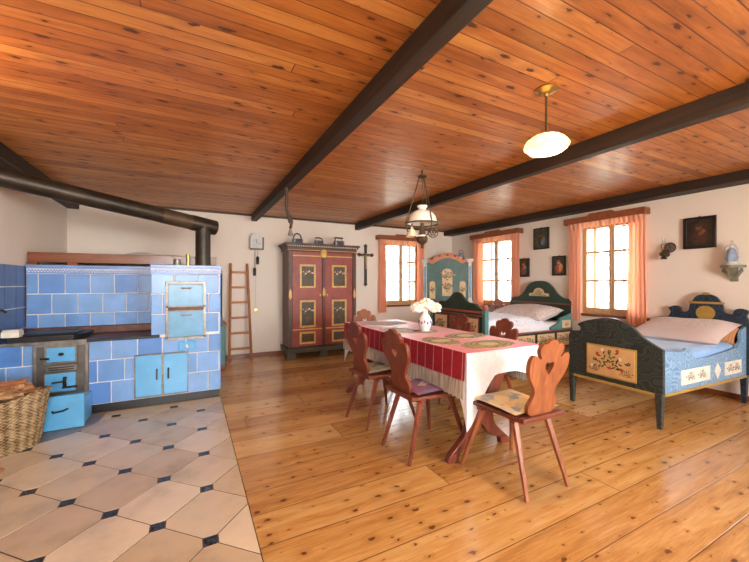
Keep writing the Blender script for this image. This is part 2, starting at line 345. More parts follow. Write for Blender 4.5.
M['skin_p'] = plain('painted flesh tone', (.50, .30, .16), .5, .2, 30); M['skin_d'] = plain('dim painted flesh tone', (.16, .075, .03), .5, .3, 30)
M['robe_red'] = plain('painted red robe', (.35, .07, .04), .5, .3, 30); M['robe_dk'] = plain('painted dark red robe', (.06, .02, .014), .5, .3, 30)
M['robe_blue'] = plain('painted blue robe', (.10, .15, .22), .5, .3, 30)
M['console'] = plain('olive grey carved console', (.20, .20, .14), .6, .25, 20)
M['statue'] = plain('grey white figure', (.62, .60, .56), .5, .2, 30); M['statue_blue'] = plain('pale blue figure robe', (.25, .36, .52), .5, .2, 20)
M['clockface'] = plain('off white clock dial', (.52, .52, .52), .4, .1, 20)
M['chainm'] = plain('dull chain', (.25, .24, .22), .4, Metallic=.7)
M['zinc'] = plain('blue grey enamel jug', (.22, .27, .33), .3)
M['soap'] = plain('cream ceramic box', (.78, .77, .68), .4)
M['pale_ground'] = plain('ground paled to bounce light', (.62, .58, .46), .9)  # colour paled so the ground bounces more light to the ceiling
M['foliage'] = plain('pale green foliage', (.45, .58, .32), .9, .3, 3)
M['bark'] = plain('grey bark', (.25, .2, .15), .9)

# ------------------------------------------------------------------ mesh builder
class MB:
    def __init__(s): s.v = []; s.f = []; s.mi = []; s.mats = []
    def _m(s, mat):
        mat = M[mat] if isinstance(mat, str) else mat
        if mat not in s.mats: s.mats.append(mat)
        return s.mats.index(mat)
    def add(s, vs, fs, mat, T=None):
        k = len(s.v); i = s._m(mat)
        s.v += [tuple(T @ Vector(p)) if T else tuple(p) for p in vs]
        for f in fs: s.f.append(tuple(k + q for q in f)); s.mi.append(i)
        return s
    def box(s, x0, x1, y0, y1, z0, z1, mat, T=None):
        v = [(x, y, z) for z in (z0, z1) for y in (y0, y1) for x in (x0, x1)]
        return s.add(v, [(0, 2, 3, 1), (4, 5, 7, 6), (0, 1, 5, 4), (2, 6, 7, 3), (0, 4, 6, 2), (1, 3, 7, 5)], mat, T)
    def hull8(s, bot, top, mat, T=None):   # bot/top: 4 points each, same order
        v = list(bot) + list(top)
        return s.add(v, [(3, 2, 1, 0), (4, 5, 6, 7)] + [(i, (i + 1) % 4, 4 + (i + 1) % 4, 4 + i) for i in range(4)], mat, T)
    def prism(s, poly, a, b, mat, plane='xz', holes=(), T=None):
        """2D outline extruded from a to b; plane 'xz' extrudes y, 'yz' extrudes x, 'xy' extrudes z"""
        def P(p, d):
            return {'xz': (p[0], d, p[1]), 'yz': (d, p[0], p[1]), 'xy': (p[0], p[1], d)}[plane]
        loops = [list(poly)] + [list(h) for h in holes]
        tri = tessellate_polygon([[Vector((q[0], q[1], 0)) for q in l] for l in loops])
        flat = [q for l in loops for q in l]; n = len(flat)
        vs = [P(q, a) for q in flat] + [P(q, b) for q in flat]
        fs = [tuple(t) for t in tri] + [tuple(n + q for q in reversed(t)) for t in tri]
        o = 0
        for l in loops:
            for i in range(len(l)):
                j = (i + 1) % len(l); fs.append((o + i, o + j, n + o + j, n + o + i))
            o += len(l)
        return s.add(vs, fs, mat, T)
    def lathe(s, prof, mat, c=(0, 0, 0), n=24, sx=1, sy=1, wob=None, T=None):
        vs = []; fs = []
        for k, (r, z) in enumerate(prof):
            for i in range(n):
                t = 2 * PI * i / n; rr = r * (wob(t, k) if wob else 1)
                vs.append((c[0] + rr * math.cos(t) * sx, c[1] + rr * math.sin(t) * sy, c[2] + z))
        for k in range(len(prof) - 1):
            for i in range(n):
                j = (i + 1) % n; fs.append((k * n + i, k * n + j, (k + 1) * n + j, (k + 1) * n + i))
        if prof[0][0] > 1e-4: fs.append(tuple(reversed(range(n))))
        if prof[-1][0] > 1e-4: fs.append(tuple(range((len(prof) - 1) * n, len(prof) * n)))
        return s.add(vs, fs, mat, T)
    def tube(s, pts, r, mat, n=8, T=None):
        pts = [Vector(p) for p in pts]; rs = r if isinstance(r, (list, tuple)) else [r] * len(pts)
        vs = []; fs = []; up = None
        for k, p in enumerate(pts):
            d = (pts[min(k + 1, len(pts) - 1)] - pts[max(k - 1, 0)]).normalized()
            if up is None:
                up = Vector((0, 0, 1)) if abs(d.z) < .9 else Vector((1, 0, 0))
            a = d.cross(up).normalized(); b = a.cross(d).normalized(); up = b
            for i in range(n):
                t = 2 * PI * i / n; vs.append(p + (a * math.cos(t) + b * math.sin(t)) * rs[k])
        for k in range(len(pts) - 1):
            for i in range(n):
                j = (i + 1) % n; fs.append((k * n + i, k * n + j, (k + 1) * n + j, (k + 1) * n + i))
        fs.append(tuple(reversed(range(n)))); fs.append(tuple(range((len(pts) - 1) * n, len(pts) * n)))
        return s.add(vs, fs, mat, T)
    def blob(s, c, r, mat, seg=8, T=None):
        rx, ry, rz = r if isinstance(r, tuple) else (r, r, r)
        prof = [(math.sin(PI * i / seg), -math.cos(PI * i / seg)) for i in range(seg + 1)]
        vs = []; fs = []; n = seg * 2
        for k, (q, z) in enumerate(prof):
            for i in range(n):
                t = 2 * PI * i / n; vs.append((c[0] + rx * q * math.cos(t), c[1] + ry * q * math.sin(t), c[2] + rz * z))
        for k in range(seg):
            for i in range(n):
                j = (i + 1) % n; fs.append((k * n + i, k * n + j, (k + 1) * n + j, (k + 1) * n + i))
        return s.add(vs, fs, mat, T)
    def build(s, name, parent=None, bevel=0, smooth=38, loc=None):
        me = bpy.data.meshes.new(name); me.from_pydata(s.v, [], s.f)
        for m in s.mats: me.materials.append(m)
        me.polygons.foreach_set('material_index', s.mi)
        bm = bmesh.new(); bm.from_mesh(me); bmesh.ops.remove_doubles(bm, verts=bm.verts, dist=1e-5)
        bmesh.ops.recalc_face_normals(bm, faces=bm.faces); bm.to_mesh(me); bm.free()
        me.polygons.foreach_set('use_smooth', [True] * len(me.polygons)); me.set_sharp_from_angle(angle=R(smooth)); me.update()
        o = bpy.data.objects.new(name, me); C.objects.link(o)
        if parent: o.parent = parent
        if loc: o.location = loc
        if bevel:
            b = o.modifiers.new('Bevel', 'BEVEL'); b.width = bevel; b.segments = 2; b.limit_method = 'ANGLE'; b.angle_limit = R(40); b.use_clamp_overlap = True
        return o
def empty(name, loc=(0, 0, 0), rz=0):
    o = bpy.data.objects.new(name, None); C.objects.link(o); o.location = loc; o.rotation_euler = (0, 0, rz); o.empty_display_size = .1; return o
def tag(o, label, cat, group=None, kind=None):
    o['label'] = label; o['category'] = cat
    if group: o['group'] = group
    if kind: o['kind'] = kind
    return o
def struct(o): o['kind'] = 'structure'; return o
def dup(o, parent=None):
    c = o.copy(); C.objects.link(c)
    if parent: c.parent = parent
    for ch in list(o.children): dup(ch, c)
    return c
def arc(cx, cy, rx, ry, a0, a1, n=10):
    return [(cx + rx * math.cos(R(a0 + (a1 - a0) * i / n)), cy + ry * math.sin(R(a0 + (a1 - a0) * i / n))) for i in range(n + 1)]
def sm(pts, n=5, closed=False):
    """Catmull-Rom through 2D points"""
    out = []; L = len(pts)
    for i in range(L if closed else L - 1):
        g = (lambda k: pts[k % L]) if closed else (lambda k: pts[min(max(k, 0), L - 1)])
        p0, p1, p2, p3 = g(i - 1), g(i), g(i + 1), g(i + 2)
        for j in range(n):
            t = j / n
            out.append(tuple(.5 * (2 * b + (c - a) * t + (2 * a - 5 * b + 4 * c - d) * t * t + (-a + 3 * b - 3 * c + d) * t ** 3) for a, b, c, d in zip(p0, p1, p2, p3)))
    if not closed: out.append(tuple(pts[-1]))
    return out
def mirror(half):   # half outline from bottom centre-right side up to top centre (x>=0)
    return half + [(-x, z) for x, z in reversed(half) if abs(x) > 1e-6]

# ------------------------------------------------------------------ room shell
CZ = 2.40; XL, XR, YB, YF = -1.5, 5.2, 6.2, -2.4
# wooden floor and tile floor
o = MB().box(.29, XR + .3, YF - .2, YB + .3, -.12, 0, 'floor').box(XL - .3, .29, 4.2, YB + .3, -.12, 0, 'floor').build('floor'); struct(o)
def clip(poly, x0, x1, y0, y1):
    for ax, lim, sg in ((0, x0, 1), (0, x1, -1), (1, y0, 1), (1, y1, -1)):
        out = []
        for i, p in enumerate(poly):
            q = poly[(i + 1) % len(poly)]; a = (p[ax] - lim) * sg; b = (q[ax] - lim) * sg
            if a >= 0: out.append(p)
            if (a > 0 and b < 0) or (a < 0 and b > 0):
                t = a / (a - b); out.append(tuple(p[k] + (q[k] - p[k]) * t for k in (0, 1)))
        poly = out
        if len(poly) < 3: return []
    return poly
mb = MB(); mb.box(XL - .3, .288, YF - .2, 4.2, -.12, -.004, 'tgrout')
h = .2365; hy = .2455; dsz = .033; g = .0038
for i in range(-16, 12):
    for j in range(-22, 24):
        cx = .085 + i * h; cy = 1.88 + hy * j + .046 * (cx - .085)
        if (i + j) % 2 == 0:      # inset
            p = clip([(cx + a * (dsz - g), cy + b * (dsz - g)) for a, b in ((-1, -1), (1, -1), (1, 1), (-1, 1))], XL, .285, YF, 4.2)
            if p: mb.prism(p, -.006, .0, 'dot', 'xy')
        else:                      # octagon centred between insets
            q = g; k = dsz - g * .7
            pts = [(-k, -hy + dsz + q), (k, -hy + dsz + q), (h - dsz - q, -k), (h - dsz - q, k), (k, hy - dsz - q), (-k, hy - dsz - q), (-h + dsz + q, k), (-h + dsz + q, -k)]
            p = clip([(cx + a, cy + b + .046 * a) for a, b in pts], XL, .285, YF, 4.2)
            if p: mb.prism(p, -.006, random.uniform(-.0005, .0005), random.choice(['ft1', 'ft2', 'ft3', 'ft1']), 'xy')
struct(mb.build('floor'))
o = MB().box(XL - .3, XR + .5, YF - .3, YB + .3, CZ, CZ + .1, 'ceil').build('ceiling'); struct(o)

T = .45
def wall(name, axis, p0, p1, a0, a1, holes):
    """axis 'x': wall fills x p0..p1, runs along y a0..a1; holes (lo,hi,z0,z1)"""
    mb = MB()
    def bx(lo, hi, z0, z1):
        if hi - lo < 1e-4: return
        if axis == 'x': mb.box(p0, p1, lo, hi, z0, z1, 'plaster')
        else: mb.box(lo, hi, p0, p1, z0, z1, 'plaster')
    c = a0
    for lo, hi, z0, z1 in sorted(holes):
        bx(c, lo, 0, CZ); bx(lo, hi, 0, z0); bx(lo, hi, z1, CZ); c = hi
    bx(c, a1, 0, CZ)
    return struct(mb.build(name))
W3 = (2.40, 3.24, .80, 2.12); W2 = (4.50, 5.34, .82, 2.12); W4 = (.15, 1.0, .80, 2.12); W5 = (-1.5, -.65, .80, 2.12)
W1 = (3.45, 4.30, .80, 2.10)
F1 = (-1.0, .6, .8, 2.15); F2 = (1.5, 3.5, .8, 2.15)  # unseen front windows, added to bring in soft fill light
wall('wall_right', 'x', XR, XR + T, YF, YB + T, [W3, W2, W4, W5])
wall('wall_back', 'y', YB, YB + T, XL - T, XR, [W1])
wall('wall_left', 'x', XL - T, XL, YF, YB, [])
wall('wall_front', 'y', YF - T, YF, XL - T, XR + T, [F1, F2])

def window(name, axis, base, lo, hi, z0, z1, rows=3, grille=False):
    """axis 'x' -> in right wall (outward +x); 'y' -> back wall (outward +y); 'f' -> front wall outward -y"""
    w = hi - lo
    if axis == 'x': Tm = Matrix.Translation((base, (lo + hi) / 2, 0)) @ Matrix.Rotation(-PI / 2, 4, 'Z')
    elif axis == 'y': Tm = Matrix.Translation(((lo + hi) / 2, base, 0))
    else: Tm = Matrix.Translation(((lo + hi) / 2, base, 0)) @ Matrix.Rotation(PI, 4, 'Z')
    root = empty(name); root.matrix_world = Tm; struct(root)
    root['label'] = {'window_1': 'casement window in back wall with diamond grille', 'window_2': 'casement window near the corner cabinet', 'window_3': 'casement window between the two beds'}.get(name, 'window')
    f = MB(); hw = w / 2; e = .035; y0, y1 = .03, .09
    f.box(-hw, -hw + e, y0, y1, z0, z1, 'pale_wood').box(hw - e, hw, y0, y1, z0, z1, 'pale_wood').box(-hw + e, hw - e, y0, y1, z1 - e, z1, 'pale_wood').box(-hw + e, hw - e, y0, y1, z0, z0 + e, 'pale_wood')
    f.build('window_frame', root, .003)
    for sgn in (-1, 1):
        s = MB(); a, b = sorted((sgn * .004, sgn * (hw - e - .002))); st = .032
        s.box(a, a + st, y0 - .008, y1 - .02, z0 + e, z1 - e, 'pale_wood').box(b - st, b, y0 - .008, y1 - .02, z0 + e, z1 - e, 'pale_wood')
        s.box(a + st, b - st, y0 - .008, y1 - .02, z0 + e, z0 + e + .055, 'pale_wood').box(a + st, b - st, y0 - .008, y1 - .02, z1 - e - .04, z1 - e, 'pale_wood')
        H = z1 - z0 - 2 * e
        for r in range(1, rows):
            zz = z0 + e + .03 + H * r / rows; s.box(a + st, b - st, y0 + .002, y1 - .03, zz - .014, zz + .014, 'pale_wood')
        so = s.build('window_sash', root, .002)
        MB().box(a + st, b - st, y0 + .018, y0 + .022, z0 + e + .05, z1 - e - .04, 'glass').build('window_pane', so)
    MB().tube([(0, y0 - .012, z0 + .62), (0, y0 - .045, z0 + .62), (0, y0 - .05, z0 + .56)], .007, 'darkbrass').build('window_latch', root)
    # outer casement, its colours paled to stand for overexposed window light
    q = MB(); Y = .33
    q.box(-hw, -hw + .035, Y, Y + .05, z0, z1, 'outer').box(hw - .035, hw, Y, Y + .05, z0, z1, 'outer').box(-.014, .014, Y, Y + .05, z0, z1, 'glare_pale')
    q.box(-hw, hw, Y, Y + .05, z0, z0 + .06, 'outer').box(-hw, hw, Y, Y + .05, z1 - .05, z1, 'outer')
    for r in range(1, rows):
        zz = z0 + (z1 - z0) * r / rows; q.box(-hw, hw, Y + .01, Y + .04, zz - .012, zz + .012, 'glare_pale')
    q.build('outer_sash', root)
    if grille:
        gm = MB(); n = 4; st = w / n
        for i in range(n):
            for j in range(9):
                x0 = -hw + i * st; zz = z0 + j * .15
                pts = [(x0 + st / 2 + st * .42 * math.sin(t * PI * 2), .20, zz + .15 * t) for t in [k / 8 for k in range(9)]]
                if zz + .15 <= z1 + .02:
                    gm.tube(pts, .005, 'steel', 5); gm.tube([(2 * (x0 + st / 2) - p[0], p[1], p[2]) for p in pts], .005, 'steel', 5)
        gm.build('window_grille', root)
    # interior sill and reveal lining
    MB().box(-hw - .05, hw + .05, -.045, .03, z0 - .035, z0, 'orangewoodx').build('window_sill', root, .004)
    return root
window('window_1', 'y', YB, *W1, grille=True)
window('window_2', 'x', XR, *W2)
window('window_3', 'x', XR, *W3)
window('window_4', 'x', XR, *W4)
window('fill_window_7', 'x', XR, *W5)  # unseen window, added for more light from the right
window('fill_window_5', 'f', YF, *F1)
window('fill_window_6', 'f', YF, *F2)

# beams (structure) ------------------------------------------------
struct(MB().box(.90, .99, YF, YB, 2.29, CZ, 'beam').build('trim_1', bevel=.006))
struct(MB().box(2.81, 2.90, YF, YB, 2.275, CZ, 'beam').build('trim_2', bevel=.006))
struct(MB().box(4.97, XR, YF, YB, 2.295, CZ, 'beam').build('trim_3', bevel=.006))
struct(MB().box(XL, XL + .13, YF, YB, 2.27, CZ, 'beam').build('trim_4', bevel=.006))
struct(MB().box(XL + .13, 4.97, YB - .035, YB, 2.375, CZ, 'beamx').build('trim_5'))
struct(MB().box(.4, 4.3, YB - .014, YB, 0, .07, 'orangewoodx').build('baseboard_back', bevel=.003))
struct(MB().box(XR - .014, XR, YF, 5.4, 0, .06, 'orangewoodx').build('baseboard_right', bevel=.003))

# dark tiled splash on the left wall
mb = MB(); mb.box(XL, XL + .008, 3.0, 4.8, .5, 1.42, 'grout')
for r in range(5):
    for k in range(8):
        y1 = 4.797 - k * .235; z1 = 1.42 - r * .209
        mb.box(XL + .004, XL + .016, y1 - .224, y1, z1 - .199, max(z1, .5), random.choice(['navy1', 'navy2', 'navy1']))
o = mb.build('trim_6', bevel=.003); struct(o); o['label'] = 'dark blue tiled splash on the left wall'

# ------------------------------------------------------------------ tiled stove
stove = empty('tiled_stove', (-.6, 4.5, 0))
tag(stove, 'large blue tiled kitchen stove with a low cooking section and tall oven block', 'stove')
OX, OY = -.6, 4.5
def SV(mb): mb.v = [(x - OX, y - OY, z) for x, y, z in mb.v]; return mb
TW = .213; TH = .21; Z0 = .087
def tile_face(mb, x0, x1, y, z0, z1, anchor, dn=.012):
    k = 0
    while Z0 + k * TH < z1 - .005:
        za = max(Z0 + k * TH, z0); zb = min(Z0 + (k + 1) * TH, z1)
        if zb - za > .02:
            off = anchor + (TW / 2 if k % 2 else 0); n0 = math.floor((x0 - off) / TW)
            for n in range(n0, n0 + 40):
                a = max(off + n * TW, x0); b = min(off + (n + 1) * TW, x1)
                if a >= x1: break
                if b - a > .02:
                    j = .0048
                    mb.box(a + j, b - j, y - dn, y + .004, za + j, zb - j, random.choice(['blue1', 'blue2', 'blue3', 'blue1', 'blue2']))
        k += 1
core = SV(MB().box(XL + .02, .278, 4.212, 4.79, .087, .70, 'grout').box(-.358, .278, 4.212, 4.79, .70, 1.42, 'grout').box(XL + .02, -.358, 4.795, 4.83, .70, 1.42, 'grout').box(XL + .02, .25, 4.83, 6.12, 0, 1.42, 'plaster')).build('stove_body', stove)
mb = MB(); tile_face(mb, -.86, .285, 4.212, Z0, .697, .166 - TW); tile_face(mb, -.362, .285, 4.212, .70, 1.347, .166 - TW)
SV(mb).build('front_tiles', stove, .004)
mb = MB(); tile_face(mb, XL + .02, -1.25, 4.212, Z0, .697, .166 - TW); SV(mb).build('left_front_tiles', stove, .004)
mb = MB(); tile_face(mb, XL + .02, -.362, 4.795, .74, 1.347, -1.389 + TW / 2); SV(mb).build('rear_tiles', stove, .004)
mb = MB()   # right side of the tall block
k = 0
while k < 6:
    for n in range(4):
        a = 4.212 + n * TW - (TW / 2 if k % 2 else 0); b = a + TW
        a = max(a, 4.212); b = min(b, 4.79)
        if b - a > .03: mb.box(.274, .29, a + .003, b - .003, Z0 + k * TH + .003, Z0 + (k + 1) * TH - .003, 'blue1')
    k += 1
SV(mb).build('side_tiles', stove, .003)
def frieze(mb, x0, x1, y):
    mb.box(x0, x1, y - .018, y + .004, 1.347, 1.435, 'blueband'); mb.box(x0 - .0, x1, y - .028, y - .018, 1.41, 1.437, 'blueband')
    n = int((x1 - x0) / .024)
    for i in range(n):
        cx = x0 + (i + .5) * (x1 - x0) / n
        mb.blob((cx, y - .020, 1.39), (.0105, .007, .0115), 'whiteglaze', 4); mb.blob((cx + .012, y - .019, 1.368), (.008, .007, .008), 'whiteglaze', 4); mb.blob((cx + .012, y - .019, 1.401), (.006, .007, .006), 'whiteglaze', 4)
mb = MB(); frieze(mb, -.364, .29, 4.208); frieze(mb, XL + .02, -.364, 4.793); mb.box(.272, .296, 4.20, 4.79, 1.347, 1.435, 'blueband')
mb.box(-.364, .296, 4.20, 4.79, 1.42, 1.432, 'blueband')
SV(mb).build('frieze', stove, .002)
mb = MB().box(-.86, .278, 4.225, 4.79, 0, .084, 'plinth').box(XL + .02, -1.25, 4.225, 4.79, 0, .084, 'plinth'); SV(mb).build('plinth', stove, .003)
# cooking surface
mb = MB().box(-.86, -.364, 4.195, 4.79, .700, .715, 'rust').box(XL + .02, -.86, 4.195, 4.79, .700, .715, 'rust'); SV(mb).build('hotplate', stove, .004)
SV(MB().box(-.87, -.285, 4.182, 4.212, .692, .722, 'iron').box(XL + .02, -.87, 4.180, 4.2, .688, .722, 'steel')).build('edge_rail', stove, .004)
SV(MB().box(XL + .02, -.364, 4.70, 4.785, .715, .79, 'rust')).build('rear_ledge', stove, .008)
mb = MB().prism([(-1.44, 4.23), (-.98, 4.23), (-.90, 4.36), (-.90, 4.62), (-1.44, 4.62)], .715, .765, 'iron', 'xy').box(-1.40, -.97, 4.29, 4.58, .765, .780, 'iron'); SV(mb).build('raised_cover', stove, .006)
# grey iron firebox front
SV(MB().box(-1.25, -.86, 4.186, 4.22, .0, .69, 'iron2').box(-.885, -.86, 4.176, 4.19, 0, .69, 'steel').box(-1.25, -1.225, 4.176, 4.19, 0, .69, 'steel').box(-1.225, -.885, 4.178, 4.19, .672, .69, 'steel')).build('firebox_front', stove, .002)
def door(name, x0, x1, z0, z1, y, mat, frame=.012, thick=.018, pane_label=None, bar=None, round_=False):
    d = SV(MB().box(x0, x1, y - thick, y, z0, z1, mat)).build(name, stove, .004)
    f = MB(); yy0, yy1 = y - thick - .004, y + .003
    f.box(x0 - frame, x0, yy0, yy1, z0 - frame, z1 + frame, 'steel').box(x1, x1 + frame, yy0, yy1, z0 - frame, z1 + frame, 'steel').box(x0, x1, yy0, yy1, z0 - frame, z0, 'steel').box(x0, x1, yy0, yy1, z1, z1 + frame, 'steel')
    SV(f).build('door_rim', d, .002)
    return d
d = door('fire_door', -1.155, -.95, .53, .66, 4.186, 'enamel', .014)
SV(MB().blob((-1.05, 4.160, .60), (.022, .008, .016), 'iron', 6)).build('peephole_cover', d)
SV(MB().tube([(-1.19, 4.15, .57), (-1.165, 4.145, .57), (-1.13, 4.15, .565)], .01, 'iron')).build('latch', d)
mb = MB().box(-1.16, -.94, 4.17, 4.186, .445, .495, 'steel')
for i in range(2): mb.box(-1.14, -.96, 4.166, 4.172, .455 + .02 * i, .463 + .02 * i, 'iron')
SV(mb).build('air_vent', stove, .002)
d = door('ash_door', -1.165, -.95, .26, .425, 4.186, 'enamel', .006)
SV(MB().tube([(-1.11, 4.15, .345), (-1.06, 4.145, .35), (-1.03, 4.15, .35)], .008, 'iron').tube([(-1.02, 4.150, .39), (-1.02, 4.13, .36), (-1.02, 4.145, .31)], .014, 'iron').tube([(-1.04, 4.155, .295), (-.93, 4.155, .295)], .01, 'iron')).build('latch', d)
# pulled-out ash drawer
d = SV(MB().box(-1.08, -.83, 3.87, 4.175, .012, .235, 'enamel').box(-1.09, -.82, 3.86, 3.868, .01, .295, 'enamel')).build('ash_drawer', stove, .004)
SV(MB().tube([(-1.03, 3.858, .17), (-1.02, 3.83, .165), (-.95, 3.825, .175), (-.93, 3.858, .18)], .008, 'iron')).build('drawer_handle', d)
# oven doors in tall block
y = 4.195
SV(MB().box(-.235, .145, y - .006, y + .01, .655, 1.265, 'steel').box(-.21, .12, y - .010, y - .004, .965, 1.0, 'rust')).build('oven_surround', stove, .003)
for z0, z1 in ((1.01, 1.235), (.69, .955)):
    d = door('oven_door', -.205, .115, z0, z1, y - .008, 'enamel2', .010, .02)
    zc = z1 - .035
    SV(MB().tube([(-.10, y - .028, zc), (-.085, y - .05, zc - .005), (-.005, y - .05, zc - .005), (.01, y - .028, zc)], .007, 'chrome')).build('door_handle', d)
    for q in (-.215, .125): SV(MB().blob((q, y - .022, z0 - .005), .012, 'iron', 5)).build('hinge', d)
mb = MB().box(-.115, .045, y - .014, y + .01, .545, .635, 'enamel').box(-.105, .035, y - .018, y - .012, .555, .625, 'enamel')
mb.box(-.045, -.025, y - .024, y - .016, .57, .61, 'chrome').box(-.055, -.015, y - .024, y - .016, .585, .597, 'chrome'); SV(mb).build('soot_hatch', stove, .003)
for (a, b), hx in (((-.485, -.265), -.305), ((-.245, -.035), -.205)):
    d = door('lower_oven_door', a, b, .115, .52, y + .002, 'enamel', .011, .022)
    SV(MB().tube([(hx, y - .02, .375), (hx, y - .045, .365), (hx, y - .045, .285), (hx, y - .02, .275)], .008, 'iron' if hx > -.25 else 'steel')).build('door_handle', d)

# hearth sheet in front of firebox
o = MB().prism([(XL + .002, 3.62), (-1.05, 3.62), (-.86, 3.74), (-.74, 3.95), (-.72, 4.19), (XL + .002, 4.19)], .0, .003, 'greysheet', 'xy').build('hearth_sheet')
tag(o, 'thin grey metal sheet on the tiled floor under the firebox', 'hearth sheet')

# sleeping loft on stove
loft = empty('sleeping_loft', (-.6, 5.4, 1.42)); tag(loft, 'orange wooden sleeping platform on top of the tiled stove, below the stove pipe', 'sleeping platform')
def LF(mb): mb.v = [(x + .6, y - 5.4, z - 1.42) for x, y, z in mb.v]; return mb
LF(MB().box(-1.488, .285, 4.84, 4.875, 1.468, 1.572, 'orangewoodx')).build('front_rail', loft, .004)
for x in (-1.46, -1.13, .1): LF(MB().box(x - .045, x + .045, 4.85, 4.92, 1.421, 1.468, 'orangewoodx')).build('support_block', loft, .002)
LF(MB().box(-1.488, .24, 4.875, 6.1, 1.49, 1.512, 'orangewoodx')).build('platform_board', loft)
# bedding bundles
def lumpy(name, x0, x1, y0, y1, z0, hgt, mat, seed, nx=26, ny=14, edge=2.5):
    rnd = random.Random(seed); ph = [rnd.uniform(0, 6) for _ in range(6)]
    vs = []; fs = []
    def H(u, v):
        e = (1 - abs(2 * u - 1) ** edge) * (1 - abs(2 * v - 1) ** edge)
        w = .75 + .12 * math.sin(7 * u + ph[0]) * math.sin(5 * v + ph[1]) + .09 * math.sin(13 * u + ph[2] + 3 * v) + .06 * math.sin(17 * v + ph[3] - 5 * u)
        return hgt * max(0, e) ** .5 * w
    for j in range(ny + 1):
        for i in range(nx + 1):
            u, v = i / nx, j / ny; vs.append((x0 + (x1 - x0) * u, y0 + (y1 - y0) * v, z0 + H(u, v)))
    n = (nx + 1) * (ny + 1)
    for j in range(ny + 1):
        for i in range(nx + 1): vs.append((x0 + (x1 - x0) * i / nx, y0 + (y1 - y0) * j / ny, z0 - .0))
    for j in range(ny):
        for i in range(nx):
            a = j * (nx + 1) + i; q = (a, a + 1, a + nx + 2, a + nx + 1); fs.append(q); fs.append(tuple(n + t for t in reversed(q)))
    return MB().add(vs, fs, mat)
lumpy('b', -.95, .1, 4.90, 5.5, 1.512, .12, 'pillow_f', 3).build('quilt').update_tag()
q = C.objects['quilt']; tag(q, 'pale floral quilt lying on the stove sleeping platform', 'quilt')
o = lumpy('b', -1.42, -1.0, 4.95, 5.4, 1.512, .10, 'duvet', 5, edge=1.6).build('folded_cloth'); tag(o, 'crumpled blue and white cloth at the left end of the stove platform', 'cloth')
# things on tall block
o = MB().lathe([(.035, 0), (.036, .003), (.036, .07), (.030, .072), (.030, .078), (0.0, .08)], 'steel', n=16).build('metal_tin', loc=(-.135, 4.40, 1.432)); tag(o, 'small dull metal tin on top of the tall stove block', 'tin')
o = MB().lathe([(.022, 0), (.024, .004), (.024, .012), (.017, .016), (.017, .125), (.022, .13), (.022, .14), (.016, .14)], 'brass', n=14).build('brass_cylinder', loc=(-.03, 4.43, 1.432)); tag(o, 'narrow brass cylinder beside the vertical stove pipe', 'cylinder')

# stove pipe
pr = empty('stove_pipe', (.125, 4.6, 1.432)); tag(pr, 'sooty black stove pipe rising from the stove and running to the left wall', 'stove pipe')
A = Vector((0, 0, .50)); Bv = Vector((-1.5 - .125 + .05, 3.97 - 4.6, 2.13 - 1.432)); dr = (Bv - A).normalized()
MB().lathe([(.086, 0), (.086, .012), (.081, .014), (.081, .20), (.083, .202), (.083, .21), (.081, .212), (.081, .47)], 'pipe', n=28).build('vertical_pipe', pr)
MB().tube([A - dr * .15, A - dr * .145, A + dr * .13, A + dr * .14], [.084, .088, .088, .085], 'pipe', 28).build('pipe_elbow', pr)
MB().tube([A + dr * .12, A + dr * .44], .083, 'pipe2', 28).build('pipe_section', pr)
MB().tube([A + dr * .44, Bv], .08, 'pipe', 28).build('pipe_section', pr)
# thin rod resting above the pipe
# chest behind stove, hook bar
ch = empty('wooden_chest', (.3, 5.7, 0)); tag(ch, 'teal painted chest with brown lid just behind the right edge of the stove', 'chest')
MB().box(-.04, .135, -.3, .3, .09, .635, 'teal').build('body', ch, .006)
MB().box(-.045, .155, -.32, .32, .64, .675, 'redbrown').build('lid', ch, .006)
MB().box(-.045, .145, -.31, .31, .05, .09, 'redbrown').build('base_moulding', ch, .006)
for yy in (-.25, .25): MB().blob((.10, yy, .028), (.032, .032, .028), 'redbrown').build('foot', ch)
mb = MB().tube([(.315, 4.5, .78), (.315, 4.5, 1.40)], .012, 'iron').tube([(.315, 4.5, 1.40), (.30, 4.5, 1.425), (.292, 4.5, 1.42)], .008, 'iron').box(.30, .33, 4.47, 4.53, .74, .86, 'iron')
o = mb.build('fire_poker'); tag(o, 'black iron fire tool hanging on the right side of the stove', 'poker')

# tap and box at left wall
tp = empty('wall_tap', (XL + .018, 3.98, 1.02)); tag(tp, 'dark wall tap over the stove on the navy tiles', 'tap')
MB().tube([(0, 0, 0), (.05, 0, 0)], .022, 'chrome').tube([(.05, 0, 0), (.06, .12, .0), (.07, .16, -.02)], .012, 'iron').build('spout', tp)
MB().blob((.05, .02, .035), (.018, .018, .018), 'iron').tube([(.05, .02, .03), (.05, .02, .06)], .008, 'iron').tube([(.02, .02, .06), (.08, .02, .06)], .008, 'iron').build('handle', tp)
o = MB().box(-.06, .06, -.06, .05, 0, .055, 'soap').box(-.055, .055, -.055, .045, .055, .07, 'soap').build('ceramic_box', bevel=.006, loc=(-1.41, 4.27, .80)); o.location.z = .7655; tag(o, 'small cream box on the stove beneath the tap', 'box')

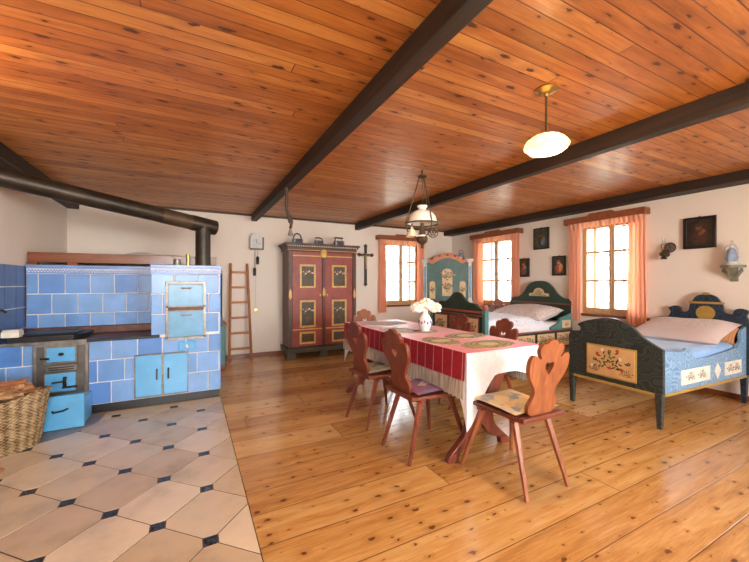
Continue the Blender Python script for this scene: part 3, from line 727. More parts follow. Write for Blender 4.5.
# basket of firewood
bc = (-1.255, 3.66)
bk = empty('wicker_basket', (bc[0], bc[1], .003)); tag(bk, 'brown wicker basket full of split firewood at the left of the stove', 'basket')
def basket_shell():
    vs = []; fs = []; n = 176; H = 56
    for k in range(H + 1):
        t = k / H
        rx = .195 + .055 * t; ry = .205 + .05 * t; z = .385 * t
        for i in range(n):
            a = 2 * PI * i / n; wv = .0075 * math.sin(44 * a) * (1 if (k // 2) % 2 else -1)
            sag = .025 * math.cos(2 * a + .6) * t * t
            vs.append(((rx + wv) * math.cos(a), (ry + wv) * math.sin(a), z + sag))
    for k in range(H):
        for i in range(n): j = (i + 1) % n; fs.append((k * n + i, k * n + j, (k + 1) * n + j, (k + 1) * n + i))
    off = len(vs)
    for k in range(2):
        for i in range(n): 
            a = 2 * PI * i / n; rx, ry, z = ((.18, .19, .012), (.238, .243, .38))[k]
            vs.append((rx * math.cos(a), ry * math.sin(a), z + (.025 * math.cos(2 * a + .6) if k else 0)))
    for i in range(n): j = (i + 1) % n; fs.append((off + i, off + j, off + n + j, off + n + i))
    vs.append((0, 0, .012)); c = len(vs) - 1
    for i in range(n): fs.append((c, off + i, off + (i + 1) % n))
    vs.append((0, 0, 0)); c = len(vs) - 1
    for i in range(n): fs.append((c, (i + 1) % n, i))
    return MB().add(vs, fs, 'wicker')
basket_shell().build('woven_body', bk, smooth=60)
mb = MB()
for ph in (0, PI):
    pts = [(.249 * math.cos(a), .254 * math.sin(a), .39 + .025 * math.cos(2 * a + .6) + .007 * math.sin(16 * a + ph)) for a in [2 * PI * i / 96 for i in range(97)]]
    mb.tube([(p[0] + .006 * math.cos(16 * i * 2 * PI / 96 + ph), p[1], p[2]) for i, p in enumerate(pts)], .011, 'wicker', 7)
mb.build('rim', bk)
for k in range(36):
    L = random.uniform(.18, .30); w = random.uniform(.03, .055); t = random.uniform(.012, .03)
    vs = []
    pr_ = [(-w / 2, 0), (w / 2, -t * .2), (w * .4, t * .7), (0, t), (-w * .45, t * .55)]
    mb = MB(); mb.prism([(a, b) for a, b in pr_], -L / 2, L / 2, random.choice(['log1', 'log1', 'log2', 'log3']), 'yz')
    lay = k // 8
    o = mb.build('firewood_stick')
    a = random.uniform(-.8, .8) + (0 if k % 2 else .5); rr = max(.0, .085 - .018 * lay)
    o.location = (bc[0] + random.uniform(-rr, rr), bc[1] + random.uniform(-rr, rr) * 1.3, .375 + lay * .025 + random.uniform(0, .010))
    o.rotation_euler = (random.uniform(-.5, .5), random.uniform(-.16, .16), a)
    tag(o, 'split piece of dry firewood heaped in the wicker basket', 'firewood', 'firewood in the wicker basket')
o = MB().add(*(lambda b: (b.v, b.f))(MB().blob((0, 0, .012), (.05, .03, .018), 'log3', 6)), 'log3').build('wood_scrap', loc=(-1.14, 3.19, .004)); tag(o, 'small reddish wood scrap on the tiles in front of the basket', 'wood scrap')

# ------------------------------------------------------------------ ladder
ld = empty('ladder', (.70, 5.94, 0)); tag(ld, 'narrow brown wooden ladder leaning on the back wall between stove and clock', 'ladder')
for s in (-1, 1): MB().tube([(s * .165, 0, 0), (s * .128, .215, 1.57)], .021, 'ladderwood', 8).build('side_rail', ld)
for k in range(6):
    z = .20 + k * .245; t = z / 1.56; w = .165 - .037 * t
    MB().box(-w, w, .215 * t - .018, .215 * t + .018, z - .017, z + .017, 'ladderwood').build('rung', ld, .003)

# wall clock
ck = empty('wall_clock', (.965, YB, 1.96)); tag(ck, 'old pendulum wall clock with arched pale dial and hanging weights', 'clock')
MB().box(-.085, .125, -.10, -.002, -.15, .06, 'crossw').build('clock_case', ck, .004)
mb = MB().prism([(-.095, -.13), (.095, -.13), (.095, .03)] + arc(0, .03, .095, .09, 0, 180, 14)[1:], -.115, -.102, 'clockface', 'xz'); mb.build('dial_plate', ck, .002)
mb = MB()
for k in range(12):
    a = R(30 * k); mb.box(-.003, .003, -.118, -.114, .048, .062, 'black', Matrix.Translation((0, 0, -.04)) @ Matrix.Rotation(a, 4, 'Y'))
mb.tube([(0, -.119, -.04), (.0, -.119, .012)], .004, 'black').tube([(0, -.119, -.04), (.03, -.119, -.06)], .004, 'black'); mb.build('clock_hands', ck)
for x, z in ((-.02, -.46), (.03, -.27)):
    w = MB().tube([(x, -.06, -.16), (x, -.06, z)], .0035, 'chainm', 5).build('chain', ck)
    MB().lathe([(.006, 0), (.022, .01), (.024, .05), (.024, .11), (.018, .13), (.005, .14)], 'iron', (x, -.06, z - .13), 12).build('weight', w)
MB().tube([(0, -.045, -.16), (0, -.045, -1.15)], .002, 'chainm', 5).lathe([(.003, -.006), (.03, -.004), (.03, .004), (.003, .006)], 'brass', (0, 0, 0), 12, T=Matrix.Translation((0, -.045, -1.17)) @ Matrix.Rotation(PI / 2, 4, 'X')).build('pendulum', ck)

# ------------------------------------------------------------------ flower motif helper
def motif(mb, cx, cz, s, y, plane='xz', spread=1., cols=('flower_red', 'flower_orange', 'flower_white'), seed=1, d=-1):
    """a little painted bouquet: flat raised petals, y = surface coordinate, d = outward direction"""
    rnd = random.Random(seed); e = .0012 * s / .1
    e = max(e, .0012)
    def dot(a, b, ra, rb, rot, m):
        p = [(a + ra * math.cos(t) * math.cos(rot) - rb * math.sin(t) * math.sin(rot), b + ra * math.cos(t) * math.sin(rot) + rb * math.sin(t) * math.cos(rot)) for t in [2 * PI * i / 8 for i in range(8)]]
        mb.prism(p, y, y + d * e, m, plane)
    for k in range(9):
        t = (k - 4) / 4; ang = PI / 2 - t * 1.15 * spread; L = s * (.55 + .35 * abs(math.sin(k * 1.7)))
        dx, dz = math.cos(ang), math.sin(ang)
        for q in (.35, .6, .85): dot(cx + dx * L * q + .03 * s * math.sin(k * 3 + q * 9), cz - s * .35 + dz * L * q, .10 * s, .035 * s, ang + (.7 if k % 2 else -.7), 'leaf')
        fx, fz = cx + dx * L, cz - s * .35 + dz * L; m = cols[k % 3]
        for r in range(5): dot(fx + .05 * s * math.cos(r * 1.257), fz + .05 * s * math.sin(r * 1.257), .045 * s, .03 * s, r * 1.257, m)
        dot(fx, fz, .028 * s, .028 * s, 0, cols[(k + 1) % 3])
    for q in (-1, 1): dot(cx + q * .07 * s, cz - .42 * s, .09 * s, .03 * s, q * .6, cols[0])
    dot(cx, cz - .38 * s, .05 * s, .05 * s, 0, cols[0])

# ------------------------------------------------------------------ wardrobe
wd = empty('painted_wardrobe', (2.0, 5.9, 0)); tag(wd, 'tall dull red painted wardrobe with yellow framed door panels against the back wall', 'wardrobe')
wd.scale = (1, 1, 1.025); FY = -.19
mb = MB().box(-.59, .59, FY, .25, .18, 1.74, 'maroon'); mb.build('carcass', wd, .006)
mb = MB()
mb.box(-.64, .64, FY - .05, .26, 1.80, 1.83, 'dgreen').box(-.66, .66, FY - .07, .27, 1.83, 1.86, 'maroon').box(-.615, .615, FY - .025, .25, 1.74, 1.80, 'maroon').box(-.62, .62, FY - .03, FY - .024, 1.745, 1.757, 'yellow')
for k in range(40): mb.box(-.62 + k * .031, -.605 + k * .031, FY - .058, FY - .05, 1.805, 1.825, 'pwhite')
mb.build('cornice', wd, .003)
MB().box(-.625, .625, FY - .035, .26, .10, .18, 'dgreen').box(-.63, .63, FY - .045, .262, .155, .18, 'dgreen').build('plinth', wd, .006)
for x in (-.55, .0, .55): MB().prism([(x - .075, 0), (x + .075, 0), (x + .07, .06), (x + .055, .10), (x - .055, .10), (x - .07, .06)], FY - .03, .0 if x else FY + .08, 'dgreen', 'xz').build('foot', wd, .004)
for s in (-1, 1):
    x0, x1 = sorted((s * .025, s * .535))
    d = MB().box(x0, x1, FY - .022, FY, .20, 1.73, 'rust_red').build('door', wd, .004)
    c = (x0 + x1) / 2
    for z0, z1 in ((1.14, 1.52), (.50, .94), (.235, .43)):
        p = MB().box(c - .115, c + .115, FY - .026, FY - .02, z0 + .015, z1 - .015, 'dgreen'); w = .03
        p.box(c - .135, c - .135 + w, FY - .034, FY - .018, z0, z1, 'yellow').box(c + .135 - w, c + .135, FY - .034, FY - .018, z0, z1, 'yellow').box(c - .105, c + .105, FY - .034, FY - .018, z0, z0 + w, 'yellow').box(c - .105, c + .105, FY - .034, FY - .018, z1 - w, z1, 'yellow')
        if z1 - z0 > .3:
            motif(p, c, (z0 + z1) / 2, .17, FY - .026, 'xz', .6, seed=3)
            p.lathe([(.02, 0), (.035, .03), (.03, .06), (.02, .08)], 'maroon', (c, FY - .026, z0 + .06), 10, 1, .15)
        else: p.prism([(c - .06, (z0 + z1) / 2), (c, z0 + .06), (c + .06, (z0 + z1) / 2), (c, z1 - .06)], FY - .026, FY - .029, 'maroon', 'xz')
        p.build('panel', d, .003)
    for z in (.47, 1.66): MB().box(x0 + .005, x1 - .005, FY - .028, FY - .02, z - .009, z + .009, 'yellow').build('rail_strip', d)
    MB().lathe([(.02, 0), (.016, .006), (.005, .008)], 'brass', T=Matrix.Translation((s * .06, FY - .022, 1.02)) @ Matrix.Rotation(PI / 2, 4, 'X'), n=10).build('key_plate', d)
MB().box(-.022, .022, FY - .03, FY, .20, 1.73, 'maroon').lathe([(.001, 0), (.03, .04), (.022, .12), (.001, .16)], 'yellow', (0, FY - .03, .99), 10, 1, .25).lathe([(.05, 0), (.06, .03), (.055, .11), (.03, .13)], 'yellow', (0, FY - .03, 1.64), 12, 1, .4).build('centre_strip', wd, .002)
for s in (-1, 1):
    x0, x1 = sorted((s * .54, s * .60))
    MB().box(x0, x1, FY - .03, FY + .0, .20, 1.73, 'maroon').lathe([(.001, 0), (.028, .05), (.022, .12), (.001, .18)], 'yellow', ((x0 + x1) / 2, FY - .03, .95), 10, 1, .2).box(x0 + .01, x1 - .01, FY - .036, FY - .03, 1.2, 1.55, 'dgreen').box(x0 + .01, x1 - .01, FY - .036, FY - .03, .35, .8, 'dgreen').build('pilaster', wd, .003)
# flat irons on wardrobe
def flat_iron(lbl, x, y, rz, s, style):
    r = empty('flat_iron', (x, y, 1.9075), rz); tag(r, lbl, 'flat iron', 'old irons on the wardrobe')
    out = sm([(.10 * s, 0), (.06 * s, .035 * s), (-.02 * s, .048 * s), (-.10 * s, .048 * s), (-.10 * s, -.048 * s), (-.02 * s, -.048 * s), (.06 * s, -.035 * s)], 3, True)
    MB().prism(out, 0, .02 * s, 'ironbody', 'xy').prism([(a * .92, b * .92) for a, b in out], .02 * s, .09 * s, 'ironbody', 'xy').build('body', r, .002)
    if style == 0:
        h = MB().tube([(-.08 * s, 0, .085 * s), (-.07 * s, 0, .14 * s)], .006 * s, 'iron').tube([(.05 * s, 0, .085 * s), (.04 * s, 0, .14 * s)], .006 * s, 'iron').tube([(-.09 * s, 0, .145 * s), (.06 * s, 0, .145 * s)], .014 * s, 'crossw')
    elif style == 1:
        h = MB().tube([(a, 0, b) for a, b in arc(-.01 * s, .10 * s, .07 * s, .085 * s, -15, 195, 14)], .011 * s, 'iron')
    else:
        h = MB().tube([(.07 * s, 0, .08 * s), (.06 * s, 0, .13 * s), (.0, 0, .15 * s), (-.09 * s, 0, .14 * s)], .012 * s, 'iron')
    h.build('handle', r)
flat_iron('grey box iron with a round arched handle, left end of wardrobe top', 1.60, 5.85, .1, .95, 1)
flat_iron('low iron with a hooked black handle, middle of wardrobe top', 1.98, 5.85, .2, .85, 2)
flat_iron('box iron with a straight bar handle, right end of wardrobe top', 2.36, 5.87, .0, 1.02, 0)
# hanging strap & bell on beam
hb = empty('hanging_strap', (.925, 3.85, 2.29)); tag(hb, 'dark leather strap with a small bell hanging from the left ceiling beam', 'strap')
MB().tube([(0, 0, 0), (.005, 0, -.12), (.0, 0, -.22), (.02, 0, -.31), (.04, 0, -.38)], [.018, .02, .016, .018, .014], 'leather').build('strap', hb)
MB().tube([(.03, 0, -.30), (.06, 0, -.36), (.045, 0, -.44)], .016, 'leather').tube([(.045, 0, -.44), (.05, 0, -.45)], .012, 'brass').build('buckle', hb)
MB().lathe([(.010, 0), (.014, -.01), (.02, -.03), (.030, -.065), (.030, -.07), (.02, -.06)], 'bell', (.045, 0, -.445), 14).build('bell', hb)

# crucifix
cr = empty('crucifix', (3.035, YB, 1.6)); tag(cr, 'dark wooden crucifix with a pale figure on the back wall beside the wardrobe', 'crucifix')
mb = MB().box(-.026, .026, -.03, -.002, -.40, .40, 'crossw').box(-.13, .13, -.032, -.002, .19, .242, 'crossw')
for x, z in ((-.14, .218), (.14, .218), (0, .41), (0, -.41)):
    for dx, dz in ((-.022, 0), (.022, 0), (0, .022), (0, -.022)): mb.blob((x + dx, -.016, z + dz), (.021, .014, .021), 'crossw', 5)
mb.build('cross', cr)
MB().blob((0, -.045, .235), (.016, .016, .02), 'gilt', 6).tube([(0, -.042, .215), (0, -.044, .13), (.004, -.042, .08), (0, -.046, 0), (0, -.04, -.09)], [.012, .022, .018, .014, .008], 'gilt').tube([(-.10, -.04, .225), (-.05, -.042, .20), (0, -.042, .19), (.05, -.042, .20), (.10, -.04, .225)], [.006, .009, .013, .009, .006], 'gilt').build('figure', cr)

cr.scale = (1, 1, .92)
# ------------------------------------------------------------------ curtains
def curtain_set(rootname, label, axis, base, lo, hi, ztop, zbot, n1w, n2w):
    """axis x: right wall; local frame: x along the wall (0 = lo side in local), -y into the room"""
    mid = (lo + hi) / 2
    if axis == 'x': Tm = Matrix.Translation((base, mid, 0)) @ Matrix.Rotation(-PI / 2, 4, 'Z')
    else: Tm = Matrix.Translation((mid, base, 0))
    w = (hi - lo) / 2
    r = empty(rootname[0]); r.matrix_world = Tm; tag(r, label[0], 'pelmet', 'window pelmets')
    MB().prism([(-w, ztop - .085), (w, ztop - .085), (w, ztop), (w * .35, ztop), (w * .28, ztop + .03), (-w * .28, ztop + .03), (-w * .35, ztop), (-w, ztop)], -.15, -.125, 'pelmet', 'xz').box(-w, -w + .03, -.125, -.002, ztop - .085, ztop, 'pelmet').box(w - .03, w, -.125, -.002, ztop - .085, ztop, 'pelmet').build('board', r, .003)
    def sheet(x0, x1, z1, z0, y, nf, amp, flare=0, hem=0, seed=0):
        rnd = random.Random(seed); nx = nf * 10; nz = 14; vs = []; fs = []
        xc = (x0 + x1) / 2
        for side in (0, 1):
            for j in range(nz + 1):
                t = j / nz; z = z1 + (z0 - z1) * t
                for i in range(nx + 1):
                    u = i / nx; sc = 1 + flare * t ** 1.5
                    a = amp * (.55 + .45 * t) * math.sin(2 * PI * nf * u + .8 * math.sin(3 * t + seed) + 1.2 * math.sin(5 * u + seed)) + amp * .3 * math.sin(2 * PI * nf * .43 * u + seed)
                    hz = hem * .012 * math.sin(2 * PI * nf * u) * t
                    vs.append((xc + (x0 - xc + (x1 - x0) * u) * sc, y + a + side * .003, z + hz))
        N = (nx + 1) * (nz + 1)
        for j in range(nz):
            for i in range(nx):
                a = j * (nx + 1) + i; q = (a, a + 1, a + nx + 2, a + nx + 1); fs.append(q); fs.append(tuple(N + k for k in reversed(q)))
        for i in range(nx):
            for j in (0, nz):
                a = j * (nx + 1) + i; fs.append((a, a + 1, N + a + 1, N + a))
        for j in range(nz):
            for i in (0, nx):
                a = j * (nx + 1) + i; fs.append((a, a + nx + 1, N + a + nx + 1, N + a))
        return MB().add(vs, fs, 'curtain')
    for k, (a, b, lb) in enumerate(((-w + .05, -w + .05 + n1w, label[1]), (w - .015 - n2w, w - .015, label[2]))):
        c = sheet(a, b, ztop - .09, zbot, -.083, 5, .017, .18, seed=k + len(label[0])).build('curtain', smooth=80); c.matrix_world = Tm; tag(c, lb, 'curtain', 'gingham curtains')
    c = sheet(-w + .045, w - .045, ztop - .05, ztop - .175, -.108, 16, .009, 0, 1, seed=2).build('curtain_valance', smooth=80); c.matrix_world = Tm; tag(c, label[3], 'valance', 'gathered valances')
curtain_set(('window_pelmet',), ('brown wooden pelmet board over the window right of the three small pictures', 'salmon curtain left of the window between the beds', 'wide salmon curtain right of the window between the beds, nearest the oil lamp', 'gathered pink valance over the window between the beds'), 'x', XR, 2.34, 3.42, 2.215, .69, .17, .21)
curtain_set(('window_pelmet',), ('brown pelmet board over the window beside the corner cabinet', 'salmon curtain directly right of the corner cabinet', 'salmon curtain left of the small framed picture of the pair', 'gathered pink valance over the window beside the corner cabinet'), 'x', XR, 4.27, 5.46, 2.215, .77, .24, .17)
curtain_set(('window_pelmet',), ('brown pelmet board over the back wall window with the grille', 'salmon curtain right of the crucifix', 'salmon curtain left of the corner cabinet', 'gathered pink valance over the back wall window'), 'y', YB, 3.26, 4.40, 2.20, .66, .15, .18)

# ------------------------------------------------------------------ pictures on right wall
def ell(cx, cz, a, b, rot=0, n=14):
    return [(cx + a * math.cos(t) * math.cos(rot) - b * math.sin(t) * math.sin(rot), cz + a * math.cos(t) * math.sin(rot) + b * math.sin(t) * math.cos(rot)) for t in [2 * PI * i / n for i in range(n)]]
def picture(lbl, y0, y1, z0, z1, mats, seed, rim='frame', bw=.022):
    r = empty('framed_picture', (XR, (y0 + y1) / 2, (z0 + z1) / 2), -PI / 2); tag(r, lbl, 'picture')
    w = (y1 - y0) / 2; h = (z1 - z0) / 2
    MB().box(-w, -w + bw, -.03, -.002, -h, h, rim).box(w - bw, w, -.03, -.002, -h, h, rim).box(-w + bw, w - bw, -.03, -.002, h - bw, h, rim).box(-w + bw, w - bw, -.03, -.002, -h, -h + bw, rim).build('frame', r, .003)
    g, sk, rb, rb2 = mats; c = MB().box(-w + bw, w - bw, -.016, -.004, -h + bw, h - bw, g)
    d = -.0165; s = h
    c.prism(ell(-.02 * s, -.28 * s, .34 * s, .48 * s, .15), -.016, -.0164, rb, 'xz'); c.prism(ell(.18 * s, -.25 * s, .2 * s, .42 * s, -.3), -.0164, -.0168, rb2, 'xz')
    c.prism(ell(-.05 * s, .33 * s, .15 * s, .19 * s, .2), -.0164, -.0169, sk, 'xz'); c.prism(ell(.12 * s, -.02 * s, .10 * s, .22 * s, -.8), -.0168, -.0173, sk, 'xz'); c.prism(ell(.20 * s, .12 * s, .10 * s, .11 * s), -.0168, -.0174, sk, 'xz'); c.prism(ell(-.05 * s, .47 * s, .19 * s, .12 * s, .2), -.0169, -.0172, rb, 'xz')
    c.build('picture_panel', r)
    MB().tube([(0, -.012, h), (0, -.012, h + .012)], .008, 'darkbrass', 6).build('hanging_ring', r)
picture('medium dark framed painting high above the green bed headboard', 3.76, 4.05, 1.815, 2.17, ('canvas_green', 'skin_d', 'robe_dk', 'robe_blue'), 1)
picture('small framed print left of the headboard, next to the curtain', 4.14, 4.36, 1.36, 1.68, ('canvas_green', 'skin_p', 'robe_red', 'robe_blue'), 2)
picture('small framed print right of the headboard, beside the larger window', 3.47, 3.70, 1.37, 1.68, ('canvas_green', 'skin_p', 'robe_red', 'flower_orange'), 3)
picture('square black framed dark painting above the blue bed', 1.70, 1.995, 1.65, 2.01, ('canvas_dark', 'skin_d', 'robe_dk', 'robe_dk'), 4, bw=.03)

# oil wall lamp
wl = empty('oil_wall_lamp', (XR, 2.16, 1.62)); tag(wl, 'small brass oil lamp with clear chimney on the right wall by the curtain', 'oil lamp')
MB().tube([(-.002, 0, -.02), (-.04, 0, -.03), (-.08, 0, -.055)], .008, 'darkbrass').lathe([(.001, -.004), (.03, 0), (.03, .006), (.001, .01)], 'darkbrass', T=Matrix.Translation((-.003, 0, -.02)) @ Matrix.Rotation(-PI / 2, 4, 'Y'), n=12).build('wall_arm', wl)
MB().lathe([(.03, -.08), (.035, -.07), (.02, -.05), (.04, -.03), (.045, -.01), (.03, .01), (.015, .02), (.02, .035)], 'darkbrass', (-.09, 0, 0), 16).build('oil_font', wl)
MB().lathe([(.017, .035), (.026, .06), (.024, .09), (.013, .12), (.012, .17)], 'glass', (-.09, 0, 0), 14).build('chimney_glass', wl)
MB().lathe([(.002, 0), (.05, .004), (.055, .012)], 'chrome', T=Matrix.Translation((-.03, -.045, .06)) @ Matrix.Rotation(-PI / 2, 4, 'Y'), n=18).tube([(a * 0 - .045, -.045 + .055 * math.cos(a), .06 + .055 * math.sin(a)) for a in [2 * PI * i / 18 for i in range(19)]], .008, 'darkbrass').build('reflector', wl)

# console with figure
cs = empty('wall_console', (XR, 1.555, 1.43)); tag(cs, 'carved olive grey wall console above the foot of the blue bed headboard', 'console')
mb = MB().prism(sm([(0, .09), (-.10, .09), (-.14, .03), (-.155, 0), (-.14, -.03), (-.10, -.09), (0, -.09)], 4), -.015, .012, 'console', 'xy')
mb.build('shelf', cs, .003)
mb = MB().prism(sm([(-.004, -.16), (-.02, -.16), (-.05, -.10), (-.09, -.07), (-.12, -.03), (-.13, -.016), (-.004, -.016)], 4), -.03, .03, 'console', 'xz')
for s in (-1, 1): mb.tube([(-.03, s * .02, -.12), (-.05, s * .05, -.07), (-.07, s * .075, -.05), (-.06, s * .07, -.025)], [.012, .018, .014, .01], 'console')
mb.build('bracket', cs)
st = empty('religious_figurine', (XR - .08, 1.555, 1.442)); tag(st, 'small white and blue figurine standing on the wall console', 'figurine')
MB().lathe([(.055, 0), (.058, .012), (.045, .025), (.048, .035)], 'statue', n=16).build('base', st)
MB().lathe([(.040, .035), (.044, .08), (.036, .14), (.030, .165), (.014, .18)], 'statue_blue', n=16, wob=lambda t, k: 1 + .08 * math.sin(5 * t)).build('robe', st)
MB().blob((0, 0, .20), (.017, .018, .023), 'statue', 7).tube([(0, -.055, .06), (.0, -.058, .15), (.0, -.03, .21), (0, 0, .235), (.0, .03, .21), (.0, .058, .15), (0, .055, .06)], .009, 'statue').blob((0, 0, .255), (.010, .012, .014), 'statue', 5).build('head_and_halo', st)

# ------------------------------------------------------------------ corner cabinet
rz = math.atan2(-.7, .8)
cc = empty('corner_cabinet', (4.76, 5.81, 0), rz); tag(cc, 'blue green painted corner cabinet with carved salmon crest and white pilasters', 'cabinet')
MB().prism([(-.44, 0), (.44, 0), (.44, .05), (.06, .42), (-.06, .42), (-.44, .05)], .0, 1.72, 'tealc', 'xy').build('carcass', cc, .004)
for s in (-1, 1):
    x = s * .46
    MB().box(x - .035, x + .035, -.045, .02, .05, 1.68, 'pwhite').box(x - .045, x + .045, -.055, .02, .82, .90, 'pwhite').box(x - .02, x + .02, -.05, -.04, .95, 1.6, 'enamel2').build('pilaster', cc, .003)
    MB().box(x - .055, x + .055, -.075, .03, 1.68, 1.705, 'pwhite').box(x - .075, x + .075, -.095, .03, 1.705, 1.745, 'pwhite').build('capital', cc, .003)
out = sm([(-.40, 1.69), (-.34, 1.76), (-.22, 1.80), (-.10, 1.87), (0, 1.885), (.10, 1.87), (.22, 1.80), (.34, 1.76), (.40, 1.69)], 5)
inn = sm([(.30, 1.65), (.20, 1.71), (.08, 1.76), (0, 1.77), (-.08, 1.76), (-.20, 1.71), (-.30, 1.65)], 4)
mb = MB().prism(out + inn, -.07, .0, 'salmon', 'xz')
for k in range(9):
    x = -.32 + k * .08; z = 1.735 + .10 * math.cos(x / .36 * PI / 2); mb.blob((x, -.07, z), (.032, .014, .022), 'salmon' if k % 2 else 'redbrown', 6)
mb.build('crest', cc, .002)
mb = MB().prism([(-.40, 1.68), (.40, 1.68), (.30, 1.74), (.1, 1.79), (-.1, 1.79), (-.30, 1.74)], -.02, .01, 'tealc', 'xz'); mb.build('frieze_board', cc)
d = MB().prism([(-.155, .93), (.155, .93), (.155, 1.50)] + arc(0, 1.50, .155, .10, 0, 180, 10)[1:], -.022, .0, 'tealc', 'xz').build('door', cc, .003)
p = MB().prism([(-.105, .98), (.105, .98), (.105, 1.46)] + arc(0, 1.46, .105, .09, 0, 180, 10)[1:], -.03, -.02, 'cream', 'xz'); motif(p, 0, 1.40, .20, -.03, 'xz', .9); motif(p, 0, 1.15, .18, -.03, 'xz', .7, ('flower_blue', 'flower_red', 'leaf')); p.build('painted_panel', d, .002)
for s in (-1, 1):
    p = MB().prism([(s * .31 - .06, .92), (s * .31 + .06, .92), (s * .31 + .06, 1.24)] + arc(s * .31, 1.24, .06, .05, 0, 180, 8)[1:], -.012, .0, 'cream', 'xz'); motif(p, s * .31, 1.10, .13, -.012, 'xz', .6); p.build('painted_panel', cc, .002)
MB().box(-.21, .21, -.09, .0, .86, .885, 'redbrown').build('ledge', cc, .003)
d = MB().box(-.18, .18, -.05, .0, .745, .855, 'cream').build('drawer', cc, .003)
MB().blob((0, -.06, .80), (.014, .014, .014), 'brass', 5).build('drawer_knob', d)
MB().box(-.43, .43, -.03, .0, .68, .72, 'redbrown').build('waist_moulding', cc, .003)
for s in (-1, 1):
    p = MB().box(s * .21 - .17, s * .21 + .17, -.02, 0, .12, .64, 'cream'); motif(p, s * .21, .4, .25, -.02); p.build('lower_door', cc, .003)
def rotp(x, y): return (4.76 + x * math.cos(rz) - y * math.sin(rz), 5.81 + x * math.sin(rz) + y * math.cos(rz))
px, py = rotp(-.27, .10)
o = MB().lathe([(.10, 0), (.11, .01), (.065, .02), (.06, .07), (.04, .085), (.0, .09)], 'black', n=18).build('black_hat', loc=(px, py, 1.72)); o.location.z = 1.72; tag(o, 'black rounded hat like object on top left of the corner cabinet', 'hat')
px, py = rotp(.28, .08); j = empty('enamel_jug', (px, py, 1.72)); tag(j, 'blue grey jug on the top right of the corner cabinet', 'jug')
MB().lathe([(.06, 0), (.075, .03), (.072, .08), (.045, .12), (.038, .14), (.045, .155)], 'zinc', n=18).build('jug_body', j)
MB().tube([(a, 0, b) for a, b in arc(0, .13, .06, .09, 10, 170, 12)], .005, 'iron').build('handle', j)

# ------------------------------------------------------------------ beds
def pillow(mb, L, W, H, mat, back=None, n=18, T=None, seed=1):
    """puffy pillow with pinched corners, centred at origin"""
    vs = []; fs = []
    for sd in (1, -1):
        for j in range(n + 1):
            for i in range(n + 1):
                u, v = 2 * i / n - 1, 2 * j / n - 1
                e = (1 - u ** 4) * (1 - v ** 4); hh = H / 2 * max(0, e) ** .55 * (1 + .07 * math.sin(5 * u + seed) * math.sin(4 * v + 2 * seed))
                pin = 1 - .07 * (1 - abs(u * v))
                vs.append((L / 2 * u * (1 - .06 * (1 - v * v) * 0 - .05 * (1 - v * v)), W / 2 * v * (1 - .07 * (1 - u * u)), sd * hh))
    N = (n + 1) ** 2; f1 = []; f2 = []
    for j in range(n):
        for i in range(n):
            a = j * (n + 1) + i; q = (a, a + 1, a + n + 2, a + n + 1); f1.append(q); f2.append(tuple(N + k for k in reversed(q)))
    k = len(mb.v); mb.add(vs, f1 + f2, mat, T)
    return mb
# blue bed : footboard x 3.55, side y 1.5
bb = empty('painted_bed', (4.33, 1.93, 0)); tag(bb, 'dark green and blue painted bed with a tan flower panel on its footboard', 'bed')
def BB(mb): mb.v = [(x - 4.33, y - 1.93, z) for x, y, z in mb.v]; return mb
fo = [(1.50, .30), (2.36, .30), (2.36, .70)] + sm([(2.36, .70), (2.33, .745), (2.24, .76), (2.235, .80)], 4)[1:] + sm([(2.235, .80), (2.26, .825), (2.18, .865), (2.05, .90), (1.93, .915), (1.81, .89), (1.72, .83), (1.66, .77), (1.58, .72), (1.50, .68)], 5)[1:]
BB(MB().prism(fo, 3.535, 3.57, 'swirl_green', 'yz')).build('footboard', bb, .005)
BB(MB().box(3.528, 3.575, 1.55, 2.31, .275, .30, 'ochre')).build('footboard_edge', bb, .004)
p = MB().box(3.526, 3.535, 1.70, 2.16, .345, .645, 'ochre').box(3.522, 3.528, 1.713, 2.147, .358, .632, 'tan')
motif(p, 1.93, .52, .20, 3.522, 'yz', 1.45, ('flower_red', 'leaf', 'flower_white'), d=-1); motif(p, 1.78, .41, .07, 3.522, 'yz', 1.2, ('flower_red', 'leaf', 'flower_red')); motif(p, 2.08, .41, .07, 3.522, 'yz', 1.2, ('flower_red', 'leaf', 'flower_red'))
BB(p).build('painted_panel', bb, .001)
for y0, tp_ in ((1.50, .70), (2.30, .70)):
    for x0 in (3.525, 5.075):
        w = .058; t2 = .036
        mt = 'swirl_green' if x0 < 4 else 'swirl_navy'
        BB(MB().hull8([(x0 + .012, y0 + .012, 0), (x0 + .012 + t2, y0 + .012, 0), (x0 + .012 + t2, y0 + .012 + t2, 0), (x0 + .012, y0 + .012 + t2, 0)], [(x0, y0 + .001, .30), (x0 + w, y0 + .001, .30), (x0 + w, y0 + w, .30), (x0, y0 + w, .30)], mt)).build('leg', bb, .004)
so = [(3.57, .30), (5.08, .30), (5.08, .80)] + sm([(5.08, .80), (5.02, .78), (4.97, .74), (4.96, .66), (4.92, .635), (4.87, .60)], 4)[1:] + sm([(4.87, .60), (4.6, .575), (4.3, .555), (4.12, .555), (4.08, .57), (4.03, .60), (4.0, .65), (3.93, .665), (3.85, .64), (3.57, .665)], 4)[1:]
for yy in (1.505, 2.325):
    BB(MB().prism(so, yy, yy + .028, 'swirl_blue', 'xz')).build('side_rail', bb, .004)
    BB(MB().box(3.575, 5.08, yy - .004, yy + .03, .275, .30, 'ochre')).build('side_rail_edge', bb, .003)
for a, b in ((3.83, 4.33), (4.62, 4.96)):
    p = MB().box(a, b, 1.500, 1.506, .345, .475, 'ivory'); motif(p, a + (b - a) * .3, .41, .085, 1.500, 'xz', 1.3, ('flower_white', 'leaf', 'flower_orange')); motif(p, a + (b - a) * .7, .41, .085, 1.500, 'xz', 1.3, ('flower_white', 'leaf', 'flower_orange')); BB(p).build('painted_panel', bb)
